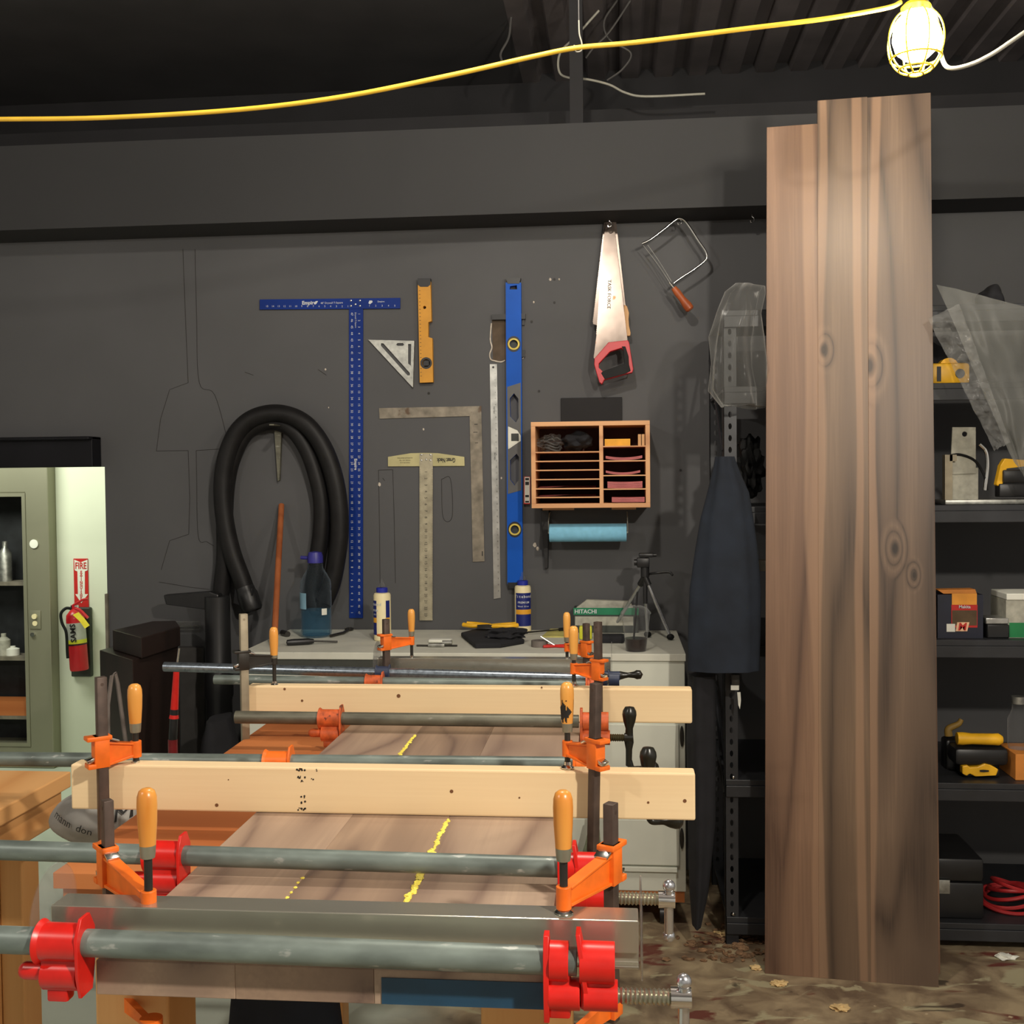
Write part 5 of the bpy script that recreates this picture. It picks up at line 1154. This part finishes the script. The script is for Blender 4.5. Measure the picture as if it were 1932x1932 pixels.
# tape measure
a = cc(1105, 1206); t = thing('tape_measure', 'lime yellow and black tape measure standing behind an orange clamp', 'tape measure', (a.x, a.y, Zc))
part(MB().box((a.x - .024, a.y - .016, Zc), (a.x + .024, a.y + .016, Zc + .05), bev=.006), 'case', 'tape_lime', t); part(MB().box((a.x - .010, a.y - .0175, Zc + .001), (a.x + .008, a.y + .0175, Zc + .056), bev=.002), 'band', 'black_plastic', t)
# black case
a = cc(1155, 1212); single(MB().box((a.x - .05, a.y - .03, Zc), (a.x + .045, a.y + .04, Zc + .028), bev=.008), 'zip_case', 'black_cloth', 'small black zip case lying left of the plastic cup', 'case')
# tripod
th = cc(1210, 1205); T0 = Vector((th.x, th.y - .03, 0)); zh = lambda py: aty(1213, py, T0.y).z
t = thing('tripod', 'small silver-legged camera tripod standing at the right of the worktop', 'tripod', (T0.x, T0.y, Zc))
apex = Vector((aty(1217, 1085, T0.y).x, T0.y, zh(1088)))
feet = [cc(1157, 1192), cc(1265, 1208), cc(1222, 1203)]
for i, f_ in enumerate(feet):
    f_ = Vector((f_.x, f_.y, Zc + .012)); d_ = (f_ - apex)
    lg = part(MB().cyl(apex + d_ * .12, f_ - d_ * .05, .0075, .0065, n=12), 'leg', 'leg_silver', t)
    part(MB().cyl(apex, apex + d_ * .14, .012, n=12), 'hinge', 'black_plastic', lg)
    part(MB().ball(f_ - EZ * 0, .0118, 12, (1.2, 1, 1)), 'rubber_foot', 'black_rubber', lg)
part(MB().cyl(apex, apex + EZ * .035, .016, n=16).cyl(apex - EZ * .10, apex, .008, n=12), 'centre_post', 'black_plastic', t)
hz = apex + EZ * .035
part(MB().box(hz + Vector((-.03, -.02, 0)), hz + Vector((.016, .02, .035)), bev=.004).box(hz + Vector((-.022, -.025, .038)), hz + Vector((.030, .025, .052)), bev=.003).cyl(hz + Vector((-.03, 0, .018)), hz + Vector((-.04, 0, .018)), .012, n=14).cyl(hz + Vector((.02, 0, .045)), hz + Vector((.042, 0, .045)), .007, n=12), 'pan_head', 'black_plastic', t)
part(MB().tube([apex + Vector((.015, 0, .01)), apex + Vector((.04, -.02, .015)), apex + Vector((.085, -.02, .018)), apex + Vector((.10, -.03, .008))], .0045, 8), 'pan_handle', 'black_plastic', t)
# cup
c_ = cc(1200, 1228); k_ = c_.y / FPX; Hc = aty(1200, 1158, c_.y).z - CT
t = thing('plastic_cup', 'clear plastic cup of dark drink with straw in front of the tripod', 'cup', (c_.x, c_.y, Zc))
r0, r1 = 19 * k_, 27 * k_
part(MB().lathe([(0, .001), (r0, 0), (r1, Hc), (r1 + .003, Hc), (r1 + .003, Hc + .004), (r1 * .8, Hc + .02), (r1 * .4, Hc + .028), (0, Hc + .028)], (c_.x, c_.y, Zc), n=30), 'cup', 'cup_clear', t)
part(MB().lathe([(0, .002), (r0 * .96, .002), (r0 + (r1 - r0) * .28, Hc * .34), (0, Hc * .34)], (c_.x, c_.y, Zc), n=28), 'drink', 'cup_drink', t)
part(MB().cyl((c_.x - .01, c_.y, Zc + .01), (c_.x + .006, c_.y, Zc + Hc + .075), .0035, n=10), 'straw', 'black_plastic', t)

# ------------------------------------------------------------------ shelving rack
RY, RB = 3.70, 4.28
rx0 = aty(1366, 1000, RY).x; rx1 = 1.95
t = rk = thing('shelving_rack', 'black perforated steel shelving rack behind the tall walnut slab', 'shelving', ((rx0 + rx1) / 2, 4.0, 0))
ztopr = aty(1850, 578, RY).z
def upright(x0, y0, s):
    mb = MB(); w_ = .042
    hs = []; z_ = .06
    while z_ < ztopr - .06:
        c_ = (x0 + s * w_ / 2, y0, z_); hs.append([(c_[0] + .0058 * math.cos(q * PI / 4), y0, z_ + .0105 * math.sin(q * PI / 4)) for q in range(8)]); z_ += .0385
    mb.poly([(x0, y0, 0), (x0 + s * w_, y0, 0), (x0 + s * w_, y0, ztopr), (x0, y0, ztopr)], (0, .002, 0), hs)
    mb.box((x0, y0, 0), (x0 + s * .002, y0 + .035, ztopr))
    return mb
for (x_, s_) in ((rx0, 1), (rx1, -1)):
    part(upright(x_, RY, s_), 'upright', 'rack_black', t, smooth=False); part(upright(x_, RB - .04, s_), 'upright', 'rack_black', t, smooth=False)
part(MB().tube([(rx0 + .001, RY + .02, ztopr - .45), (rx0 + .001, RB - .05, ztopr - .1)], .006, 6, smooth=False).tube([(rx0 + .001, RY + .02, .5), (rx0 + .001, RB - .05, .9)], .006, 6, smooth=False), 'brace', 'rack_black', t)
SH = {}
for i, y_ in enumerate((575, 722, 953, 1208, 1478, 1742)):
    z_ = aty(1850, y_, RY).z; SH[i] = z_
    part(MB().box((rx0 + .003, RY + .003, z_ - .012), (rx1 - .003, RB, z_)).box((rx0 + .002, RY - .012, z_ - .055), (rx1, RY - .002, z_ - .018)).box((rx0 + .002, RY - .006, z_ - .018), (rx1, RY + .003, z_ + .001)), 'shelf', 'rack_black', t, smooth=False, bevel=.0015)
mb = MB()
for y_ in (1467, 1488, 1725, 750): p_ = aty(1384 if y_ != 750 else 1375, y_, RY - .002); mb.ball(p_, .006, 10, (1, .5, 1))
part(mb, 'bolt', 'chrome', t)
def rx(px, py, dy=.08): return aty(px, py, RY + dy)
# black hump on top
p_ = rx(1869, 570, .2); single(MB().blob((p_.x, p_.y, SH[0] + .035), (.045, .05, .055), 2, .25, 1.5, flat=SH[0] + .0005), 'cap', 'black_cloth', 'black knitted cap lying on top of the black shelving', 'cap')
# yellow drill charger shape on shelf 1
p_ = rx(1795, 718, .1); z0 = SH[1] + .0006
t = thing('power_tool', 'yellow power tool on the upper shelf next to the walnut slab', 'power tool', (p_.x, p_.y, z0))
part(MB().box((p_.x - .075, p_.y - .03, z0), (p_.x + .052, p_.y + .04, z0 + .072), bev=.012).cyl((p_.x - .01, p_.y - .01, z0 + .06), (p_.x - .01, p_.y + .03, z0 + .06), .03, n=20), 'housing', 'tool_yellow', t)
part(MB().cyl((p_.x + .018, p_.y - .034, z0 + .036), (p_.x + .018, p_.y - .029, z0 + .036), .015, n=18).box((p_.x - .055, p_.y - .033, z0 + .012), (p_.x - .042, p_.y - .0295, z0 + .06)), 'port', 'black_plastic', t)
p_ = rx(1775, 640, .12); single(MB().blob((p_.x + .0, p_.y + .1, SH[1] + .07), (.06, .05, .085), 9, .3, 1.8, flat=SH[1] + .0005), 'tool_case', 'black_cloth', 'black soft tool case on the upper shelf behind the yellow tool', 'case')
# metal jig on shelf 2
p_ = rx(1825, 950, .1); z0 = SH[2] + .0006
t = thing('router_jig', 'metal jig with an upright grey plate on the second shelf down', 'jig', (p_.x, p_.y, z0))
part(MB().box((p_.x - .085, p_.y - .05, z0), (p_.x + .30, p_.y + .08, z0 + .016), bev=.003), 'base', 'alu_worn', t)
pl_ = [rx(1797, 806), rx(1841, 806), rx(1841, 893), rx(1793, 895)]
part(MB().poly(pl_, (0, .006, 0), [[aty(1820 + 5 * math.cos(q * PI / 6), 819 + 5 * math.sin(q * PI / 6), RY + .08) for q in range(12)]]).box((p_.x - .06, RY + .085, z0 + .016), (p_.x + .03, RY + .11, z0 + .12)), 'plate', 'box_grey', t, smooth=False)
part(MB().tube([rx(1848, 838), rx(1860, 852), rx(1863, 880), rx(1858, 925)], .006, 8), 'lever', 'chrome', t)
part(MB().tube([rx(1790, 860), rx(1812, 858), rx(1840, 870), rx(1858, 900), rx(1862, 925)], .0045, 8), 'cable', 'black_rubber', t)
part(MB().box(rx(1783, 858, .06), rx(1792, 950, .09)).box(rx(1792, 858, .06), rx(1800, 870, .09)), 'fence', 'clamp_bar_pale', t, smooth=False)
p_ = rx(1910, 928, .1)
t = thing('glue_gun', 'yellow and black hand tool lying at the right end of the second shelf', 'tool', (p_.x, p_.y, z0))
part(MB().poly([rx(x, y, .06) for x, y in ((1880, 915), (1888, 878), (1896, 865), (1935, 868), (1935, 880), (1900, 884), (1890, 920))], (0, .03, 0)), 'frame', 'tool_yellow', t, smooth=False, bevel=.003)
part(MB().box(rx(1893, 912, .05), rx(1945, 886, .1), bev=.006).box(rx(1886, 938, .05), rx(1945, 912, .1), bev=.004), 'body', 'black_plastic', t)
# boxes on shelf 3
z0 = SH[3] + .0006
a, b = rx(1769, 1190, .04), rx(1855, 1121, .04)
t = thing('power_tool_box', 'dark blue boxed tool with orange tag and red-framed window on the third shelf', 'box', ((a.x + b.x) / 2, RY + .1, z0))
zt2 = rx(1800, 1122, .04).z
part(MB().box((a.x, RY + .04, z0), (b.x, RY + .20, zt2)), 'carton', mat('box_navy', rgb(22, 26, 44), .5), t, smooth=False)
def fb(x0, y0, x1, y1, m_, nm, o=.001): part(MB().box(aty(x0, y0, RY + .04 - o), aty(x1, y1, RY + .04 - o + .0006)), nm, m_, t, smooth=False)
fb(1795, 1141, 1844, 1142 + 42, 'red_print', 'window_frame'); fb(1796.5, 1151.5, 1843, 1180, mat('window_brown', rgb(92, 74, 54), .2), 'window', .002)
fb(1796, 1120, 1843, 1141, mat('tag_orange', rgb(226, 150, 50), .6), 'price_tag', .002); fb(1786, 1177, 1802, 1192, 'paper_white', 'sticker', .003)
part(MB().poly([aty(x, y, RY + .037) for x, y in ((1806, 1174), (1829, 1174), (1825, 1191), (1803, 1191))], (0, .0005, 0)), 'logo_card', mat('card_peach', rgb(240, 190, 150), .6), t, smooth=False)
mb = MB().text('M', aty(1816, 1183, RY + .0362), (1, 0, 0), (.15, 0, 1), .034, .0006, bold=.03); part(mb, 'lettering', 'red_print', t, smooth=False)
mb = MB().text('Makita', aty(1820, 1145, RY + .0362), (1, 0, 0), (0, 0, 1), .014, .0006, bold=.02); part(mb, 'printed_marks', 'white_print', t, smooth=False)
part(MB().poly([aty(x, y, RY + .05) for x, y in ((1769, 1113), (1840, 1112), (1843, 1120), (1780, 1120))], (0, .05, 0)), 'flap', 'orange_card', t, smooth=False)
a = rx(1876, 1190, .08)
single(MB().box((a.x - .035, RY + .04, z0), (a.x + .035, RY + .14, z0 + .045)), 'black_tin', 'black_plastic', 'flat black tin on the third shelf between two boxes', 'tin', bevel=.004)
single(MB().box((a.x - .038, RY + .045, z0 + .0455), (a.x + .034, RY + .13, z0 + .066)), 'silver_tin', 'alu', 'shiny silver tin on top of the flat black tin', 'tin', bevel=.003)
a, b = rx(1898, 1190, .05), rx(1975, 1130, .05)
t = thing('hardware_box', 'white and green printed box at the right end of the third shelf', 'box', ((a.x + b.x) / 2, RY + .1, z0))
part(MB().box((a.x, RY + .05, z0), (b.x, RY + .2, a.z + .10)), 'carton', 'box_grey', t, smooth=False)
part(MB().box((a.x + .01, RY + .0485, z0 + .002), (b.x, RY + .0495, z0 + .05)), 'green_print', 'green_box', t, smooth=False)
part(MB().box((a.x, RY + .045, a.z + .1005), (b.x, RY + .2, a.z + .122)), 'lid', 'paper_white', t, smooth=False, bevel=.003)
# sander on shelf 4
z0 = SH[4] + .0006; p_ = rx(1845, 1470, .1)
t = thing('belt_sander', 'black and yellow belt sander on the fourth shelf', 'power tool', (p_.x, p_.y, z0))
part(MB().box(rx(1802, 1445, .06), rx(1885, 1400, .16), bev=.015).box((rx(1815, 1470).x, RY + .07, z0), (rx(1885, 1470).x, RY + .15, z0 + .03), bev=.008), 'body', 'black_plastic', t)
part(MB().lathe([(0, 0), (.020, .002), (.021, .02), (.018, .05), (.019, .12), (.020, .135), (.012, .147), (0, .15)], rx(1804, 1393, .08), rx(1882, 1395, .08) - rx(1804, 1393, .08), n=22), 'top_handle', 'tool_yellow', t)
part(MB().poly([rx(x, y, .055) for x, y in ((1816, 1446), (1826, 1444), (1830, 1448), (1845, 1447), (1858, 1441), (1870, 1444), (1884, 1452), (1880, 1463), (1840, 1465), (1830, 1460), (1824, 1464), (1816, 1460))], (0, .03, 0)), 'lower_housing', 'tool_yellow', t, smooth=False, bevel=.003)
part(MB().poly([rx(x, y, .05) for x, y in ((1849, 1453), (1856, 1452.5), (1866, 1453.5), (1866, 1456), (1856, 1457), (1849, 1456))], (0, .002, 0)), 'badge', 'dark_print', t, smooth=False)
p_ = rx(1800, 1375, .16); t = thing('cordless_drill', 'dull yellow drill lying behind the belt sander', 'power tool', (p_.x, p_.y, z0))
part(MB().tube([rx(1790, 1388, .2), rx(1790, 1375, .2), rx(1808, 1366, .2), rx(1814, 1357, .2)], .014, 10, taper=.008), 'grip', mat('dull_yellow', rgb(150, 118, 50), .6), t)
part(MB().box(rx(1785, 1470, .17), rx(1825, 1388, .24), bev=.01), 'body', 'black_plastic', t)
a, b = rx(1916, 1472, .04), rx(1985, 1424, .04)
single(MB().box((a.x, RY + .04, z0), (b.x, RY + .2, b.z)), 'cardboard_box', 'orange_card', 'orange cardboard box at the right end of the fourth shelf', 'box', smooth=False, bevel=.002)
p_ = rx(1925, 1424, .1)
t = thing('clear_jar', 'clear jar standing on the orange cardboard box', 'jar', (p_.x, p_.y, b.z))
part(MB().lathe([(0, .001), (.03, .001), (.034, .02), (.034, .10), (.02, .13), (.02, .15), (0, .15)], (p_.x, RY + .12, b.z), n=22), 'glass', 'cup_clear', t); part(MB().lathe([(0, .151), (.022, .151), (.022, .175), (0, .175)], (p_.x, RY + .12, b.z), n=20), 'lid', 'alu_worn', t)
# shelf 5
z0 = SH[5] + .0006; a, b = rx(1745, 1720, .03), rx(1857, 1610, .03)
t = thing('tool_case', 'black plastic tool case with latches on the lowest shelf', 'case', ((a.x + b.x) / 2, RY + .1, z0))
part(MB().box((a.x, RY + .03, z0), (b.x, RY + .3, z0 + .12), bev=.008), 'base', 'black_plastic', t); part(MB().box((a.x, RY + .03, z0 + .122), (b.x, RY + .3, z0 + .20), bev=.012), 'lid', 'black_plastic', t)
lt_ = rx(1788, 1692, .03); part(MB().box((lt_.x - .03, RY + .022, z0 + .085), (lt_.x + .005, RY + .0295, z0 + .13), bev=.001), 'latch', 'alu_worn', t)
mb = MB(); cx_ = rx(1905, 1650, .15)
for i in range(5): mb.tube([cx_ + Vector((math.cos(q * PI / 8) * (.10 - i * .012), math.sin(q * PI / 8) * .08, -.03 + i * .012 + .02 * math.sin(q * PI / 8 + i))) for q in range(17)], .0065, 7)
mz = min(v.co.z for v in mb.bm.verts)
for v in mb.bm.verts: v.co.z += SH[5] + .001 - mz
single(mb, 'cable_coil', 'red_cable', 'dark red extension cable coiled on the lowest shelf', 'cable')
# hanging clothes at the rack's left side
px_ = lambda x, y, yy: aty(x, y, yy)
def cloth(name, m_, lab, cat, rows, folds, amp, seed, yy):
    rr = []
    for (l, r_, y_) in rows: A, B = aty(l, y_, yy), aty(r_, y_, yy); rr.append((Vector(((A.x + B.x) / 2, yy, A.z)), abs(B.x - A.x) / 2, .055))
    rr.reverse(); return single(MB().rings(rr, 48, folds, amp, seed), name, m_, lab, cat)
cloth('apron', 'navy_cloth', 'dark navy work apron hanging from the left side of the black shelving', 'apron', [(1350, 1385, 862), (1345, 1395, 890), (1335, 1412, 930), (1322, 1420, 980), (1312, 1428, 1040), (1302, 1432, 1110), (1298, 1432, 1180), (1296, 1430, 1264)], 7, .05, 2, 3.60)
cloth('jacket', 'black_cloth', 'black cloth hanging low beneath the navy apron', 'clothes', [(1300, 1350, 1272), (1297, 1352, 1400), (1300, 1350, 1550), (1302, 1336, 1680), (1306, 1322, 1742)], 5, .08, 4, 3.66)
mb = MB().blob(aty(1412, 880, 3.85), (.05, .06, .10), 3, .5, 3); single(mb, 'tool_bag', 'black_rubber', 'lumpy black tool bag hanging inside the rack, left of the slab', 'bag')
t = thing('glove_tag', 'small tagged item with a white strip hanging below the navy apron', 'tag', aty(1390, 1338, 3.62))
part(MB().poly([aty(x, y, 3.62) for x, y in ((1391, 1306), (1397, 1306), (1398, 1322), (1396, 1338), (1393, 1330))], (0, .003, 0)), 'strip', 'paper_white', t, smooth=False); part(MB().box(aty(1380, 1303, 3.63), aty(1395, 1270, 3.65), bev=.004), 'body', 'gun_steel', t); part(MB().box(aty(1379, 1302, 3.625), aty(1394, 1293, 3.629)), 'white_tag', 'paper_white', t)
single(MB().box(aty(1427, 1078, 3.68), aty(1445, 1055, 3.78)), 'paint_tin', 'box_grey', 'pale grey box peeking out beside the left edge of the walnut slab', 'box', smooth=False)
# plastic sheets
def sheet(corners, nu, nv, amp, seed, fq=5):
    A, B, C, D = [Vector(c) for c in corners]; mb = MB()
    def fn(u, v):
        p = A.lerp(B, u).lerp(D.lerp(C, u), v); n_ = noise.noise(Vector((u * fq, v * fq, seed))) + .5 * noise.noise(Vector((u * fq * 2.7, v * fq * 2.7, seed + 5)))
        return p + Vector((n_ * amp * .3, n_ * amp - amp, n_ * amp * .4))
    return mb.grid(fn, nu, nv)
single(sheet((aty(1762, 540, 3.62), aty(1975, 592, 3.66), aty(1975, 985, 3.64), aty(1902, 862, 3.60)), 60, 40, .028, 3, 2.2), 'plastic_sheet', 'film_dull', 'hazy clear plastic sheet draped from the shelving, right of the walnut slab', 'plastic sheet', smooth='all')
mb = sheet((aty(1747, 603, 3.50), aty(1806, 575, 3.50), aty(1902, 835, 3.50), aty(1872, 850, 3.50)), 10, 70, .020, 7, 11)
single(mb, 'plastic_strip', mat('film_bright', rgb(190, 190, 184), .35, var=.25, scale=60, bump=.6), 'crinkled seam strip of plastic running down the hazy sheet', 'plastic sheet') if False else single(mb, 'plastic_strip', clear('film_crinkled', (.5, .5, .48, 1), .16, .14, bump=.6, scale=30), 'crinkled bright strip of plastic running down the front of the hazy sheet', 'plastic sheet', smooth='all')
mb = MB().rings([(aty(1402, 765, 3.60), .07, .03), (aty(1390, 735, 3.60), .085, .05), (aty(1385, 690, 3.60), .078, .06), (aty(1388, 640, 3.60), .072, .06), (aty(1396, 590, 3.60), .062, .05), (aty(1405, 555, 3.60), .055, .04), (aty(1412, 540, 3.60), .04, .02)], 64, 5, .16, 2)
for v in mb.bm.verts:
    v.co += Vector((noise.noise(v.co * 14), noise.noise(v.co * 14 + Vector((9, 0, 0))), noise.noise(v.co * 11 + Vector((0, 7, 0))))) * .022
single(mb, 'plastic_bag', 'film', 'bunched clear plastic bag hanging at the left edge of the walnut slab', 'bag', smooth='all')

# ------------------------------------------------------------------ overhead: strut, cables, cord, lamp
sx0, sx1 = aty(1078, 150, W - .02).x, aty(1102, 150, W - .02).x
struct(MB().box((sx0, YS + .03, zt), (sx1, YS + .08, CZ)), 'trim_6', 'black_paint')
yk = 4.35
def hang(pts, yy, r, m_, lab, name='cable'):
    return single(MB().tube([aty(x, y, yy) for x, y in pts], r, 7), name, m_, lab, 'cable')
hang([(1130, 20), (1085, 70), (1060, 95), (1053, 118), (1058, 140), (1080, 148), (1110, 150), (1150, 160), (1180, 175), (1220, 182), (1330, 177)], yk, .0045, 'cable_white', 'pale cable looping behind the black strut and ending on the soffit')
hang([(1206, -26), (1190, 0), (1150, 60), (1120, 90), (1105, 110)], yk + .1, .004, 'cable_dark', 'dark cable descending steeply to the black strut', 'cable')
hang([(1166, -10), (1165, 0), (1140, 40), (1150, 75), (1190, 100), (1175, 130), (1145, 152)], yk + .15, .004, 'cable_dark', 'dark looping cable right of the black strut', 'cable')
hang([(975, 0), (965, 30), (960, 70), (945, 100), (947, 115)], yk + .2, .005, 'cable_dark', 'dark cable dangling left of the black strut', 'cable')
struct(MB().box((aty(905, 0, 4.9).x, 4.9, aty(905, 25, 4.9).z), (aty(1080, 0, 4.9).x, 5.0, aty(905, 2, 4.9).z)), 'trim_7', 'black_paint')
# yellow cord
LP = aty(1728, 78, 2.70)
cord = [(-60, 226, 2.5), (0, 225, 2.5), (200, 222, 2.5), (450, 207, 2.5), (650, 182, 2.5), (850, 142, 2.5), (1000, 108, 2.5), (1090, 90, 2.5), (1200, 80, 2.52), (1400, 55, 2.58), (1560, 35, 2.64), (1672, 15, 2.69), (1700, 4, 2.70)]
single(MB().tube([aty(x, y, z) for x, y, z in cord], .0054, 10), 'extension_cord', 'cord_yellow', 'yellow extension cord sagging across under the black ceiling', 'cord')
hk = aty(1090, 90, 2.5)
single(MB().tube([hk + Vector((-.008, 0, .006)), hk + Vector((-.004, 0, -.008)), hk + Vector((.008, 0, -.006)), hk + Vector((.009, 0, .01)), hk + Vector((.004, 0, .03)), hk + Vector((.003, 0, .06))], .0016, 6), 'wire_hook', 'cable_white', 'white wire hook holding up the yellow cord', 'hook')
single(MB().cyl(hk + Vector((.003, 0, .0605)), Vector((hk.x + .003, hk.y, CZ)), .0014, n=6), 'hanging_wire', 'cable_dark', 'thin dark wire hanging from the ceiling to the cord hook', 'wire')
single(MB().tube([aty(x, y, 2.72) for x, y in ((1745, -2), (1768, 40), (1775, 100), (1790, 128), (1830, 122), (1870, 103), (1905, 80), (1960, 42))], .0052, 10), 'extension_cord', 'cable_white', 'pale grey cord leaving the caged lamp towards the right edge', 'cord')
t = thing('caged_work_light', 'glowing work light bulb in a yellow wire cage hanging at the top right', 'lamp', (LP.x, LP.y, LP.z - .08))
bulb_c = LP + EZ * .012
part(MB().lathe([(0, -.056), (.026, -.052), (.045, -.034), (.053, -.008), (.050, .018), (.034, .044), (.019, .056), (.015, .066), (0, .066)], bulb_c, n=18), 'bulb', 'bulb_glow', t, label='glowing bulb')
part(MB().lathe([(0, .066), (.017, .066), (.022, .07), (.026, .11), (.024, .17), (.018, .18), (0, .18)], bulb_c, n=20), 'socket', 'black_rubber', t)
cg = MB(); cR = lambda a: (.0655 * math.sin(a), -.078 * math.cos(a))
for i in range(8):
    ph = i * PI / 4 + .2; pts = []
    for q in range(11):
        a = .25 + q * (PI * .78) / 10; r_, h_ = cR(a); pts.append(LP + Vector((math.cos(ph) * r_, math.sin(ph) * r_, h_)))
    cg.tube(pts, .0022, 6)
for a in (.25, .62, 1.05):
    r_, h_ = cR(a); cg.tube([LP + Vector((math.cos(q * PI / 10) * r_, math.sin(q * PI / 10) * r_, h_)) for q in range(21)], .0024, 6)
r_, h_ = cR(2.65); cg.lathe([(r_ + .001, h_ - .004), (r_ + .003, h_ + .01), (.024, h_ + .02), (.022, h_ + .02), (r_ - .002, h_)], LP, n=24)
part(cg, 'cage', mat('cage_yellow', rgb(240, 206, 50), .35), t)

# ------------------------------------------------------------------ floor litter
for i, (x_, y_, s_) in enumerate(((1470, 1859, .022), (1585, 1905, .026), (1426, 1829, .016), (1897, 1808, .030), (1367, 1765, .03))):
    p_ = on(x_, y_, 2, 0); mb = MB().blob((p_.x, p_.y, .006), (s_, s_ * .7, .008), i, .7, 2.2, n=12, flat=.0005)
    single(mb, 'wood_shaving' if i != 3 else 'paper_scrap', 'chip_tan' if i != 3 else 'paper_white', ['pale wood shaving just left of centre below the walnut slab', 'tan pointed wood shaving on the floor nearest the viewer', 'small shaving at the lower left corner of the walnut slab', 'white paper scrap on the floor right of the walnut slab', 'brown shaving lying under the hanging clothes'][i], 'wood shaving' if i != 3 else 'paper')
random.seed(21); mb = MB()
for i in range(90):
    p_ = on(random.gauss(1370, 45), random.uniform(1745, 1815), 2, 0); mb.blob((p_.x, p_.y, .004), (random.uniform(.004, .02), random.uniform(.004, .012), .005), i, .6, 2, n=10, flat=.0003)
single(mb, 'sawdust_litter', mat('litter', rgb(120, 92, 66), .9, var=.35, scale=40), 'scattered sawdust and shavings on the floor between cabinet and slab', 'sawdust', kind='stuff')
